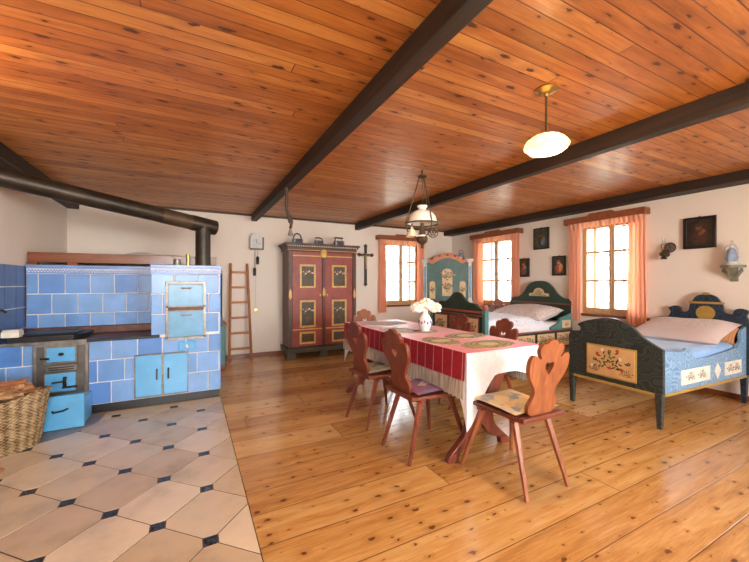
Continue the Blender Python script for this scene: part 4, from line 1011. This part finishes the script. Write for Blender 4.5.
BB(MB().prism([(4.41, .41), (4.475, .335), (4.54, .41), (4.475, .485)], 1.500, 1.506, 'ivory', 'xz')).build('painted_diamond', bb)
ho = [(1.42, .30), (2.42, .30), (2.42, .78)] + sm([(2.42, .78), (2.36, .80), (2.28, .86), (2.20, .87), (2.17, .93), (2.19, .98), (2.13, 1.01), (2.08, .99), (2.06, .94), (2.0, .955), (1.985, 1.03), (1.98, 1.05)], 4)[1:] + sm([(1.96, 1.08), (1.92, 1.14), (1.84, 1.165), (1.76, 1.14), (1.72, 1.08)], 5)
ho += sm([(1.70, 1.05), (1.695, 1.03), (1.68, .955), (1.62, .94), (1.60, .99), (1.55, 1.01), (1.49, .98), (1.51, .93), (1.48, .87), (1.42, .84)], 4)
ho = [(a, b if b < .5 else .5 + (b - .5) * .945) for a, b in ho]
BB(MB().prism(ho, 5.09, 5.125, 'swirl_navy', 'yz')).build('headboard', bb, .005)
BB(MB().box(5.078, 5.125, 1.69, 1.99, 1.018, 1.04, 'ochre').prism(arc(1.84, 1.128, .035, .02, 0, 180, 6) + [(1.805, 1.118), (1.875, 1.118)], 5.085, 5.125, 'ochre', 'yz')).build('headboard_moulding', bb, .003)
BB(MB().prism(ell(1.84, .915, .085, .08, 0, 24), 5.082, 5.09, 'ochre', 'yz')).build('round_medallion', bb, .002)
BB(MB().box(3.58, 5.07, 1.55, 2.31, .40, .60, 'mattress')).build('mattress', bb, .03)
o = BB(lumpy('s', 3.575, 5.075, 1.537, 2.322, .603, .05, 'bluesheet', 9, 30, 20, 10).box(3.575, 5.075, 1.537, 1.547, .46, .6035, 'bluesheet')).build('bed_sheet', loc=(4.33, 1.93, 0)); bed_sheet_ = o; tag(o, 'light blue sheet spread on the blue painted bed', 'sheet')
Tm = Matrix.Translation((4.76, 1.92, .735)) @ Matrix.Rotation(-.25, 4, 'Y') @ Matrix.Rotation(PI / 2 + .05, 4, 'Z')
mb = pillow(MB(), .80, .62, .17, 'pillow_p'); o = mb.build('pillow'); o.matrix_world = Tm; pil1 = o; tag(o, 'large pale pink checked pillow leaning on the blue bed headboard', 'pillow')
Tm = Matrix.Translation((4.95, 1.88, .70)) @ Matrix.Rotation(-1.0, 4, 'Y') @ Matrix.Rotation(PI / 2, 4, 'Z')
mb = pillow(MB(), .70, .20, .09, 'pillow_b', seed=3); o = mb.build('pillow'); o.matrix_world = Tm; pil2 = o; tag(o, 'ochre brown pillow tucked behind the large pink pillow', 'pillow')

piv = Matrix.Translation((3.55, 1.5, 0)); RM = piv @ Matrix.Rotation(-.048, 4, 'Z') @ piv.inverted()
bpy.context.view_layer.update()
for q in [bb, bed_sheet_, pil1, pil2]: q.matrix_world = RM @ q.matrix_world
# green bed: footboard x 3.32, y 3.28..4.40
gb = empty('painted_bed', (4.2, 3.84, 0)); tag(gb, 'dark green bed with red brown trim and cream flower panels beyond the table', 'bed')
def GB(mb): mb.v = [(x - 4.2, y - 3.84, z) for x, y, z in mb.v]; return mb
half = lambda pts: pts
fo = [(3.34, .34), (4.38, .34), (4.38, .90)] + sm([(4.38, .90), (4.28, .93), (4.20, .985), (4.08, .99), (4.00, 1.03), (3.92, 1.10), (3.84, 1.125), (3.76, 1.10), (3.68, 1.03), (3.60, .99), (3.48, .975), (3.42, .92), (3.34, .91)], 4)[1:]
GB(MB().prism(fo, 3.305, 3.345, 'green', 'yz')).build('footboard', gb, .006)
GB(MB().box(3.285, 3.35, 3.34, 4.38, .855, .885, 'redbrown').box(3.292, 3.34, 3.34, 4.38, .815, .828, 'redbrown').box(3.29, 3.34, 3.34, 4.38, .36, .40, 'redbrown')).build('footboard_moulding', gb, .004)
for a, b, mt in ((3.42, 3.68, 'cream'), (3.74, 3.98, 'redbrown'), (4.04, 4.31, 'cream')):
    p = MB().box(3.297, 3.305, a - .015, b + .015, .485, .795, 'redbrown').box(3.293, 3.299, a, b, .50, .78, mt)
    motif(p, (a + b) / 2, .65, .15, 3.293, 'yz', 1., ('flower_red', 'leaf', 'leaf')); GB(p).build('painted_panel', gb, .001)
for y0 in (3.28, 4.38):
    GB(MB().box(3.295, 3.355, y0, y0 + .06, .0, .90, 'teal')).build('corner_post', gb, .005)
    GB(MB().lathe([(.032, .90), (.036, .91), (.03, .925), (.036, .94), (.03, .96), (.0, .965)], 'redbrown', (3.325, y0 + .03, 0), 12)).build('post_cap', gb)
ho = [(3.33, .34), (4.45, .34), (4.45, 1.0)] + sm([(4.45, .93), (4.40, 1.0), (4.28, 1.02), (4.18, 1.09), (4.10, 1.20), (3.99, 1.27), (3.87, 1.285), (3.75, 1.27), (3.64, 1.19), (3.56, 1.09), (3.46, 1.02), (3.37, 1.0), (3.33, .93)], 5)
GB(MB().prism([(3.33, .34), (4.45, .34)] + ho[3:], 5.085, 5.125, 'green', 'yz')).build('headboard', gb, .006)
GB(MB().box(5.068, 5.13, 3.32, 4.46, .915, .935, 'redbrown')).build('headboard_moulding', gb, .004)
p = MB().prism([(3.69, 1.035), (4.06, 1.035), (4.06, 1.075), (4.01, 1.085)] + arc(3.875, 1.085, .10, .085, 0, 180, 10) + [(3.74, 1.085), (3.69, 1.075)], 5.078, 5.086, 'cream', 'yz')
motif(p, 3.875, 1.10, .09, 5.078, 'yz', 1.3, ('flower_orange', 'leaf', 'leaf'))
p.box(5.072, 5.08, 3.74, 4.01, 1.048, 1.056, 'leaf'); GB(p).build('painted_panel', gb)
for yy in (3.30, 4.40):
    GB(MB().box(3.355, 5.08, yy, yy + .035, .30, .55, 'green').box(3.355, 5.08, yy - .008, yy + .04, .55, .568, 'redbrown').box(3.355, 5.08, yy - .006, yy + .038, .28, .31, 'redbrown')).build('side_rail', gb, .004)
    GB(MB().prism([(4.60, .568), (5.08, .568), (5.08, .80), (4.80, .73), (4.77, .66), (4.60, .61)], yy, yy + .035, 'teal', 'xz')).build('arm_panel', gb, .005)
for a, b in ((3.42, 3.78), (3.84, 4.24), (4.30, 4.66), (4.72, 5.03)):
    p = MB().box(a, b, 3.292, 3.30, .335, .525, 'cream'); motif(p, (a + b) / 2 - .08, .44, .12, 3.292, 'xz', 1.4, ('flower_red', 'leaf', 'flower_white')); motif(p, (a + b) / 2 + .08, .44, .12, 3.292, 'xz', 1.4, ('flower_red', 'leaf', 'flower_white')); GB(p).build('painted_panel', gb)
p = MB().box(4.84, 5.03, 3.292, 3.30, .59, .70, 'cream'); motif(p, 4.935, .645, .07, 3.292, 'xz', 1.3); GB(p).build('painted_panel', gb)
GB(MB().box(3.36, 5.07, 3.345, 4.39, .38, .665, 'mattress')).build('mattress', gb, .04)
o = lumpy('d', 3.37, 4.62, 3.40, 4.375, .667, .155, 'duvet', 11, 30, 22, 4).build('duvet', loc=(0, 0, 0)); tag(o, 'puffy white duvet with tiny flowers on the green bed', 'duvet')
Tm = Matrix.Translation((4.72, 3.86, .775)) @ Matrix.Rotation(-.20, 4, 'Y') @ Matrix.Rotation(PI / 2, 4, 'Z')
o = pillow(MB(), .96, .60, .22, 'pillow_f', seed=2).build('pillow'); o.matrix_world = Tm; tag(o, 'white pillow with reddish sprigs at the head of the green bed', 'pillow')

# ------------------------------------------------------------------ table
TX0, TX1, TY0, TY1, TZ = 1.65, 2.36, 1.81, 3.90, .755
tb = empty('dining_table', (2.0, 2.85, 0)); tag(tb, 'long wooden trestle table under the white and red cloths', 'table')
def TB(mb): mb.v = [(x - 2.0, y - 2.85, z) for x, y, z in mb.v]; return mb
TB(MB().box(TX0, TX1, TY0, TY1, .735, .768, 'redwoodx')).build('tabletop', tb, .004)
def trestle_leg(y, s):
    cx = 1.9
    pts_l = sm([(cx + .13 * s, .70), (cx + .10 * s, .56), (cx + .02 * s, .42), (cx - .13 * s, .30), (cx - .17 * s, .18), (cx - .25 * s, .10), (cx - .31 * s, .05), (cx - .33 * s, .0)], 4)
    pts_r = sm([(cx - .24 * s, .0), (cx - .22 * s, .06), (cx - .13 * s, .09), (cx - .03 * s, .20), (cx + .03 * s, .30), (cx + .11 * s, .38), (cx + .20 * s, .52), (cx + .24 * s, .70)], 4)
    return MB().prism(pts_l + pts_r, y - .025, y + .025, 'redwood', 'xz')
for y in (1.93, 3.70):
    TB(trestle_leg(y, 1)).build('trestle_leg', tb, .006); TB(trestle_leg(y + .055, -1)).build('trestle_leg', tb, .006)
    TB(MB().box(1.68, 2.33, y - .03, y + .08, .70, .735, 'redwoodx')).build('cross_bearer', tb, .004)
TB(MB().box(1.86, 1.94, 2.0, 3.69, .36, .40, 'redwoodx')).build('stretcher', tb, .004)

def drape(zt, drop, ov, mat, fold=.006, corner=0, seed=0, thick=.003, ends=True, side_mat=None, nper=9, bottom=None):
    """cloth on the table: flat top, skirts following the table edge; corner = extra drop of the corners"""
    mb = MB(); x0, x1, y0, y1 = TX0 - ov, TX1 + ov, TY0 - ov, TY1 + ov
    mb.box(x0, x1, y0, y1, zt - thick, zt, mat)
    per = []
    step = .03
    def seg(a, b):
        n = max(2, int((Vector(b) - Vector(a)).length / step)); return [tuple(Vector(a).lerp(Vector(b), i / n)) for i in range(n)]
    cs_ = [(x0, y0), (x1, y0), (x1, y1), (x0, y1)]
    for k in range(4): per += [(p, k) for p in seg(cs_[k], cs_[(k + 1) % 4])]
    N = len(per); rows = 7; vs = []; fs = []
    for side in (0, 1):
        for r in range(rows + 1):
            t = r / rows
            for i, (p, k) in enumerate(per):
                dc = min((Vector(p) - Vector(c)).length for c in cs_)
                ex = corner * (1 if p[0] < 2 else .2) * max(0, 1 - dc / (.26 if k == 0 else .16)) ** 1.1
                nx = {0: (0, -1), 1: (1, 0), 2: (0, 1), 3: (-1, 0)}[k]
                if dc < .03: nx = (-.7 if p[0] < 2 else .7, -.7 if p[1] < 2.8 else .7)
                w = fold * math.sin(i * step * 2 * PI * nper / 2 + seed) * t + fold * 1.5 * t * (1 if dc > .3 else 2.2 * max(.4, 1 - dc / .3))
                w -= side * thick
                dd = drop if not bottom else bottom(p, k)
                vs.append((p[0] + nx[0] * w, p[1] + nx[1] * w, zt - (dd + ex) * t))
    M0 = N * (rows + 1)
    for r in range(rows):
        for i in range(N):
            j = (i + 1) % N; q = (r * N + i, r * N + j, (r + 1) * N + j, (r + 1) * N + i); fs.append(q); fs.append(tuple(M0 + a for a in reversed(q)))
    for r in (0, rows):
        for i in range(N): j = (i + 1) % N; fs.append((r * N + i, r * N + j, M0 + r * N + j, M0 + r * N + i))
    mb.add(vs, fs, side_mat or mat)
    return mb
o = drape(.773, .17, .004, 'white_cloth', .004, .36, thick=.0025, bottom=lambda p, k: .165 if k == 0 else .10).build('tablecloth', smooth=60); tag(o, 'white tablecloth hanging over the near end of the table with a long corner point', 'tablecloth')
# red cloth over the sides, open at the near end
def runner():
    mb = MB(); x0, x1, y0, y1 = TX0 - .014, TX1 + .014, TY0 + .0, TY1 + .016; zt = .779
    mb.box(x0, x1, y0, y1, zt - .003, zt, 'glare_top')
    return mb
rr_ = runner().build('red_cloth'); tag(rr_, 'red and pink striped cloth with white fringe over the table top, window glare painted on', 'tablecloth')
def skirt(x, sgn, z0, z1, mat, th=.003, amp=.004, jag=0):
    vs = []; fs = []; ny = 84; nz = 5
    for side in (0, 1):
        for j in range(nz + 1):
            t = j / nz
            for i in range(ny + 1):
                y = TY0 + (TY1 - TY0) * i / ny
                tt = (z1 - (z1 + (z0 - z1) * t)) + (.779 - z1)
                w = (amp * math.sin(i * .55) + amp * .6 * math.sin(i * .23 + 1)) * tt / .3 + .012 * tt / .3
                z = z1 + (z0 - z1) * t
                if j == nz and jag: z += jag * (i % 2) 
                vs.append((x + sgn * (w + side * th), y, z))
    N = (ny + 1) * (nz + 1)
    for j in range(nz):
        for i in range(ny):
            a = j * (ny + 1) + i; q = (a, a + 1, a + ny + 2, a + ny + 1); fs.append(q); fs.append(tuple(N + k for k in reversed(q)))
    for i in range(ny):
        for j in (0, nz): a = j * (ny + 1) + i; fs.append((a, a + 1, N + a + 1, N + a))
    for j in range(nz):
        for i in (0, ny): a = j * (ny + 1) + i; fs.append((a, a + ny + 1, N + a + ny + 1, N + a))
    return MB().add(vs, fs, mat)
for s, x in ((-1, TX0 - .014), (1, TX1 + .014)):
    skirt(x, s, .585, .779, 'red_cloth').build('striped_overhang', rr_, smooth=60)
    skirt(x, s, .460, .590, 'lace', jag=.012).build('fringe', rr_, smooth=60)
# doilies and placemats
def doily(lbl, x, y, a, b, rz, mat='doily', z=.7795):
    n = 64; pts = [((a * (1 + .04 * math.cos(16 * t))) * math.cos(t), (b * (1 + .04 * math.cos(16 * t))) * math.sin(t)) for t in [2 * PI * i / n for i in range(n)]]
    o = MB().prism(pts, 0, .0025, mat, 'xy').build('lace_doily', loc=(x, y, z)); o.rotation_euler[2] = rz; tag(o, lbl, 'doily', 'lace doilies on the table')
doily('large oval olive lace doily nearest the near end of the table', 2.03, 1.99, .25, .14, .1)
doily('oval olive lace doily on the right half of the table', 2.17, 2.40, .22, .13, .1)
doily('oval olive lace doily at the left table edge before the vase', 1.80, 2.28, .125, .19, 0)
doily('small round lace doily under the vase', 2.02, 2.80, .12, .12, 0)
doily('white grey lace mat at the left edge past the vase', 1.83, 2.98, .15, .24, 0, 'doily_w')
doily('white grey lace mat at the far end of the table', 2.0, 3.55, .27, .19, .1, 'doily_w')
# vase with hydrangeas
vz = empty('flower_vase', (2.02, 2.80, .782)); tag(vz, 'white vase with blue and red pattern standing on the table', 'vase')
prof = [(.035, 0), (.042, .006), (.040, .015), (.055, .05), (.065, .085), (.06, .12), (.04, .15), (.028, .17), (.027, .20), (.036, .215), (.033, .213), (.024, .19)]
MB().lathe(prof, 'china', n=28).build('vase_body', vz, smooth=60)
mb = MB()
for k in range(14):
    a = 2 * PI * k / 14; mb.blob((.0645 * math.cos(a), .0645 * math.sin(a), .085 + .012 * (k % 2)), (.007, .007, .016), 'china_blue' if k % 3 else 'chinared', 4)
mb.build('painted_band', vz)
def spray(lbl, dx, dy, dz, r, seed):
    rnd = random.Random(seed); f = empty('white_hydrangea', (2.02, 2.80, .80)); tag(f, lbl, 'flower', 'white flowers in the vase')
    MB().tube([(0, 0, .03), (dx * .15, dy * .15, .16), (dx * .7, dy * .7, dz - .03), (dx, dy, dz)], .0035, 'stem', 5).build('stem', f)
    mb = MB()
    for k in range(70):
        u = rnd.uniform(-.55, 1); t = rnd.uniform(0, 2 * PI); s = math.sqrt(1 - u * u)
        mb.blob((dx + r * s * math.cos(t), dy + r * s * math.sin(t), dz + r * .85 * u), (.017, .017, .012), 'petal', 4)
    mb.blob((dx, dy, dz), (r * .92, r * .92, r * .75), 'petal', 8)
    mb.build('flower_head', f)
spray('left white hydrangea head in the vase', -.075, .02, .205, .062, 1)
spray('central tallest white hydrangea head in the vase', -.005, -.02, .24, .066, 2)
spray('right white hydrangea head in the vase', .085, -.03, .205, .06, 3)

# ------------------------------------------------------------------ chairs
def chair_parts(root, mat='redwood', matx='redwoodx', lean=.095):
    # local: faces +y, seat z .43-.46, rear edge y -.20
    seat = [(-.17, -.205), (.17, -.205), (.205, .21), (-.205, .21)]
    MB().prism(seat, .432, .458, matx, 'xy').build('seat', root, .006)
    MB().box(-.175, .175, -.235, -.195, .435, .465, matx).build('rear_ledge', root, .005)
    MB().box(-.16, .16, -.15, -.11, .405, .432, matx).box(-.18, .18, .11, .15, .405, .432, matx).build('seat_batten', root, .003)
    for sx, sy in ((-1, -1), (1, -1), (-1, 1), (1, 1)):
        tx, ty = sx * .135, (-.13 if sy < 0 else .13); bx, by = sx * (.178 if sy < 0 else .235), (-.26 if sy < 0 else .24)
        a, b = .019, .014
        # octagonal tapered leg, thicker at the top
        MB().tube([(bx, by, 0), (bx + (tx - bx) * .9, by + (ty - by) * .9, .39), (tx, ty, .432)], [b, a + .003, a], mat, 6).build('leg', root)
    hb = [(.088, .0), (.090, .012), (.112, .022), (.122, .05), (.120, .08), (.100, .112), (.088, .145), (.094, .175), (.118, .21), (.148, .25), (.166, .30), (.168, .345), (.158, .375), (.135, .388), (.110, .378), (.090, .362), (.083, .372), (.096, .395), (.100, .42), (.088, .443), (.062, .452), (.050, .448), (.038, .462), (.018, .473), (0, .476)]
    hb = sm(hb, 2)
    out = [(a, b) for a, b in hb] + [(-a, b) for a, b in reversed(hb) if a > 1e-4]
    heart = [(.030 * (math.sin(t) ** 3) * 1.25, .275 + .048 * (.8125 * math.cos(t) - .3125 * math.cos(2 * t) - .125 * math.cos(3 * t) - .0625 * math.cos(4 * t)) + .03) for t in [2 * PI * i / 26 for i in range(26)]]
    heart = list(reversed(heart))
    # lean back: shear in y with height
    mb = MB().prism(out, -.207, -.180, mat, 'xz', [heart])
    mb.v = [(x, y - (z) * lean / .48, z + .458) for x, y, z in mb.v]
    mb.build('backrest', root, .006)
def place(src, loc, rz, label, sz=1.0):
    o = src if src.get('label') is None else dup(src)
    o.location = loc; o.rotation_euler = (0, 0, rz); o.scale = (1, 1, sz); tag(o, label, 'chair', 'carved peasant chairs'); return o
ca = empty('carved_chair'); chair_parts(ca, 'orangewood', 'redwoodx')
place(ca, (1.885, 1.625, 0), -.03, 'orange brown carved wooden chair with heart cut-out at the near end of the table', .985)
cb = empty('carved_chair'); chair_parts(cb)
place(cb, (1.575, 2.20, 0), -PI / 2 + .03, 'dark red carved chair with purple cushion, closer one on the left table side', .985)
place(cb, (1.56, 2.87, 0), -PI / 2 + .10, 'dark red carved chair with grey green cushion, farther one on the left table side', .975)
place(ca, (2.12, 4.12, 0), PI - .05, 'carved chair at the far end of the table facing the camera', .95)
place(cb, (2.50, 2.50, 0), PI / 2 + .02, 'carved chair on the right table side before the green bed side', .96)
place(cb, (2.50, 3.13, 0), PI / 2, 'carved chair on the right table side before the green bed footboard', .96)
place(ca, (4.72, 4.66, 0), PI / 2, 'carved chair standing by the wall between green bed and far window', 1.03)
# cushions
def cushion(lbl, x, y, rz, mat, L=.36, W=.36, H=.026, z=.459):
    mb = MB(); n = 14
    o = pillow(MB(), L, W, H, mat, n=14).build('seat_cushion', smooth=60); o.location = (x, y, z + H / 2); o.rotation_euler[2] = rz; tag(o, lbl, 'cushion', 'seat cushions'); return o
cushion('tan patterned seat cushion on the near end chair', 1.885, 1.635, -.03, 'cush_a', .385, .40)
cushion('purple patterned seat cushion on the closer left side chair', 1.585, 2.20, .03, 'cush_b', .38, .36)
cushion('grey green seat cushion on the farther left side chair', 1.54, 2.89, .10, 'cush_c', .38, .36)

# ------------------------------------------------------------------ hanging oil lamp over the table
hl = empty('hanging_oil_lamp', (2.085, 2.94, CZ)); tag(hl, 'antique hanging oil lamp with white milk glass shade over the table', 'hanging lamp')
MB().lathe([(.012, -.001), (.012, -.03), (.006, -.06)], 'darkbrass', n=10).lathe([(.01, -.05), (.045, -.06), (.05, -.075), (.03, -.085), (.01, -.09)], 'darkbrass', n=18).build('canopy', hl)
for k in range(3):
    a = 2.6 + k * 2 * PI / 3; x, y = .165 * math.cos(a), .165 * math.sin(a)
    MB().tube([(.03 * math.cos(a), .03 * math.sin(a), -.08), (x, y, -.535)], .005, 'darkbrass', 6).build('chain', hl)
MB().tube([(0, 0, -.08), (0, 0, -.33)], .004, 'darkbrass', 6).build('centre_chain', hl)
MB().tube([(.165 * math.cos(t), .165 * math.sin(t), -.545) for t in [2 * PI * i / 36 for i in range(37)]], .008, 'darkbrass', 8).build('shade_ring', hl)
MB().lathe([(.054, -.365), (.052, -.375), (.038, -.39), (.040, -.408), (.075, -.42), (.11, -.44), (.138, -.48), (.152, -.545), (.149, -.545), (.134, -.48), (.105, -.443), (.05, -.42)], 'milk', n=40).build('lamp_shade', hl, smooth=60)
MB().lathe([(.018, -.54), (.022, -.60), (.034, -.64), (.034, -.66), (.05, -.675), (.062, -.70), (.05, -.735), (.03, -.75), (.012, -.765), (.016, -.785), (.004, -.80)], 'darkbrass', n=20).build('oil_font', hl)
MB().lathe([(.062, -.665), (.064, -.668), (.05, -.685)], 'china', n=20).build('font_collar', hl)
mb = MB()
for k in range(3):
    a = 2.6 + k * 2 * PI / 3; c_, s_ = math.cos(a), math.sin(a)
    mb.tube([(.165 * c_, .165 * s_, -.545), (.15 * c_, .15 * s_, -.62), (.10 * c_, .10 * s_, -.66), (.055 * c_, .055 * s_, -.69)], .006, 'darkbrass', 6)
mb.build('scroll_arm', hl)
ax = Vector((.886, -.463, 0))
mb = MB()
c0 = ax * .11 + Vector((0, 0, -.635))
for rr in (.05, .028): mb.tube([tuple(c0 + ax * rr * math.cos(t) + Vector((0, 0, rr * math.sin(t)))) for t in [2 * PI * i / 20 for i in range(21)]], .006, 'darkbrass', 6)
for k in range(6): mb.tube([tuple(c0), tuple(c0 + ax * .05 * math.cos(k * PI / 3) + Vector((0, 0, .05 * math.sin(k * PI / 3))))], .004, 'darkbrass', 5)
mb.build('ornament_wheel', hl)
c1 = -ax * .105
MB().lathe([(.008, -.575), (.014, -.60), (.03, -.62), (.05, -.66), (.062, -.68), (.058, -.679), (.028, -.625)], 'amber', (c1.x, c1.y, 0), 24, wob=lambda t, k: 1 + .08 * math.cos(8 * t) * (k > 3)).tube([(c1.x, c1.y, -.545), (c1.x, c1.y, -.59)], .007, 'darkbrass').build('small_glass_shade', hl, smooth=60)

# ------------------------------------------------------------------ ceiling pendant (lit)
pl = empty('ceiling_pendant', (1.87, 1.375, CZ)); tag(pl, 'lit brass ceiling pendant with a fluted pale glass shade', 'pendant lamp')
MB().lathe([(.062, -.001), (.066, -.008), (.05, -.018), (.03, -.028), (.014, -.03), (.012, -.045)], 'brass', n=28).build('ceiling_rose', pl)
MB().tube([(0, 0, -.04), (0, 0, -.26)], .0065, 'darkbrass').lathe([(.01, -.25), (.018, -.255), (.018, -.285), (.012, -.29)], 'darkbrass', n=12).build('rod', pl)
MB().lathe([(.018, -.268), (.04, -.272), (.075, -.285), (.105, -.31), (.118, -.335), (.114, -.35), (.085, -.372), (.082, -.369), (.108, -.348), (.112, -.335), (.10, -.314), (.07, -.290), (.03, -.277)], 'lampglass', n=64, wob=lambda t, k: 1 + .07 * abs(math.cos(6 * t)) * (k > 1)).build('lamp_shade', pl, smooth=60)
MB().blob((0, 0, -.325), (.026, .026, .032), 'bulb', 8).build('bulb', pl)

# ------------------------------------------------------------------ outside
MB()
o = MB().box(-25, 40, -25, 40, -.9, -.8, 'pale_ground').build('ground'); struct(o)
def tree(x, y, s, seed):
    rnd = random.Random(seed); r = empty('garden_tree', (x, y, -.8)); tag(r, 'pale leafy tree outside, seen faintly through the windows', 'tree', 'garden trees outside')
    MB().tube([(0, 0, 0), (.05, 0, 1.2), (0, .1, 2.6)], [.14, .1, .05], 'bark').tube([(.05, 0, 1.2), (-.5, -.3, 2.2)], [.06, .02], 'bark').tube([(.05, 0, 1.4), (.5, .4, 2.4)], [.06, .02], 'bark').build('trunk', r)
    vs = []; fs = []
    for k in range(900):
        u = rnd.uniform(-1, 1); t = rnd.uniform(0, 2 * PI); q = rnd.uniform(.4, 1) ** .5; sq = math.sqrt(1 - u * u)
        c = Vector((s * q * sq * math.cos(t), s * q * sq * math.sin(t), 2.7 + s * .9 * q * u)); a = Vector([rnd.gauss(0, 1) for _ in range(3)]).normalized() * .09; b = a.orthogonal().normalized() * .06
        i = len(vs); vs += [c - a, c + b, c + a, c - b]; fs.append((i, i + 1, i + 2, i + 3))
    MB().add(vs, fs, 'foliage').build('foliage', r)
tree(16, 4.6, 2.0, 1); tree(17, 11.6, 2.2, 2)

# ------------------------------------------------------------------ light
wld = bpy.data.worlds.new('daylight'); bpy.context.scene.world = wld; wld.use_nodes = True
bg = wld.node_tree.nodes['Background']; bg.inputs[0].default_value = (.88, .95, 1.0, 1); bg.inputs[1].default_value = 11.0
def area(name, loc, rot, sx, sy, power, col, portal=False):
    l = bpy.data.lights.new(name, 'AREA'); l.shape = 'RECTANGLE'; l.size = sx; l.size_y = sy; l.energy = power; l.color = col
    if portal: l.cycles.is_portal = True
    o = bpy.data.objects.new(name, l); C.objects.link(o); o.location = loc; o.rotation_euler = rot; return o
for k, (lo, hi, z0, z1) in enumerate((W3, W2, W4, W5)):
    area('daylight_portal', (XR + T + .02, (lo + hi) / 2, (z0 + z1) / 2), (0, R(90), 0), z1 - z0, hi - lo, 1, (1, 1, 1), True)
area('daylight_portal', ((W1[0] + W1[1]) / 2, YB + T + .02, 1.45), (R(-90), 0, 0), W1[1] - W1[0], W1[3] - W1[2], 1, (1, 1, 1), True)
for (lo, hi, z0, z1), pw in ((F1, 110), (F2, 215)):
    area('front_fill', ((lo + hi) / 2, YF - T - .05, (z0 + z1) / 2), (R(90), 0, 0), hi - lo, z1 - z0, pw, (1, .95, .88))  # fill lamps added behind the camera, outside the unseen front windows
def point(name, loc, p, col, r): 
    l = bpy.data.lights.new(name, 'POINT'); l.energy = p; l.color = col; l.shadow_soft_size = r
    o = bpy.data.objects.new(name, l); C.objects.link(o); o.location = loc; return o
point('pendant_light', (1.87, 1.375, CZ - .40), 30, (1, .72, .42), .03)
point('wall_lamp_light', (-1.2, 2.3, 2.0), 13, (1, .66, .34), .05)
wlp = empty('wall_sconce', (XL, 2.3, 2.0)); tag(wlp, 'small brass wall sconce on the left wall', 'wall lamp')
MB().tube([(.001, 0, -.1), (.15, 0, -.12), (.3, 0, -.10)], .01, 'brass').build('arm', wlp)
MB().lathe([(.03, -.1), (.06, -.07), (.07, -.065)], 'brass', (.3, 0, 0), 16).build('cup', wlp)

# ------------------------------------------------------------------ camera
cam = bpy.data.cameras.new('camera'); co = bpy.data.objects.new('camera', cam); C.objects.link(co)
co.location = (0, 0, 1.25); co.rotation_euler = (R(90), 0, -R(27.6)); cam.sensor_width = 36; cam.lens = 351 * 36 / 749; cam.shift_y = (283 - 281) / 749; cam.clip_start = .02
bpy.context.scene.camera = co
sc = bpy.context.scene
sc.view_settings.view_transform = 'Standard'; sc.view_settings.look = 'None'; sc.view_settings.exposure = .5; sc.view_settings.gamma = 1; sc.view_settings.use_curve_mapping = False
sc.cycles.max_bounces = 10; sc.cycles.diffuse_bounces = 6; sc.cycles.sample_clamp_indirect = 6
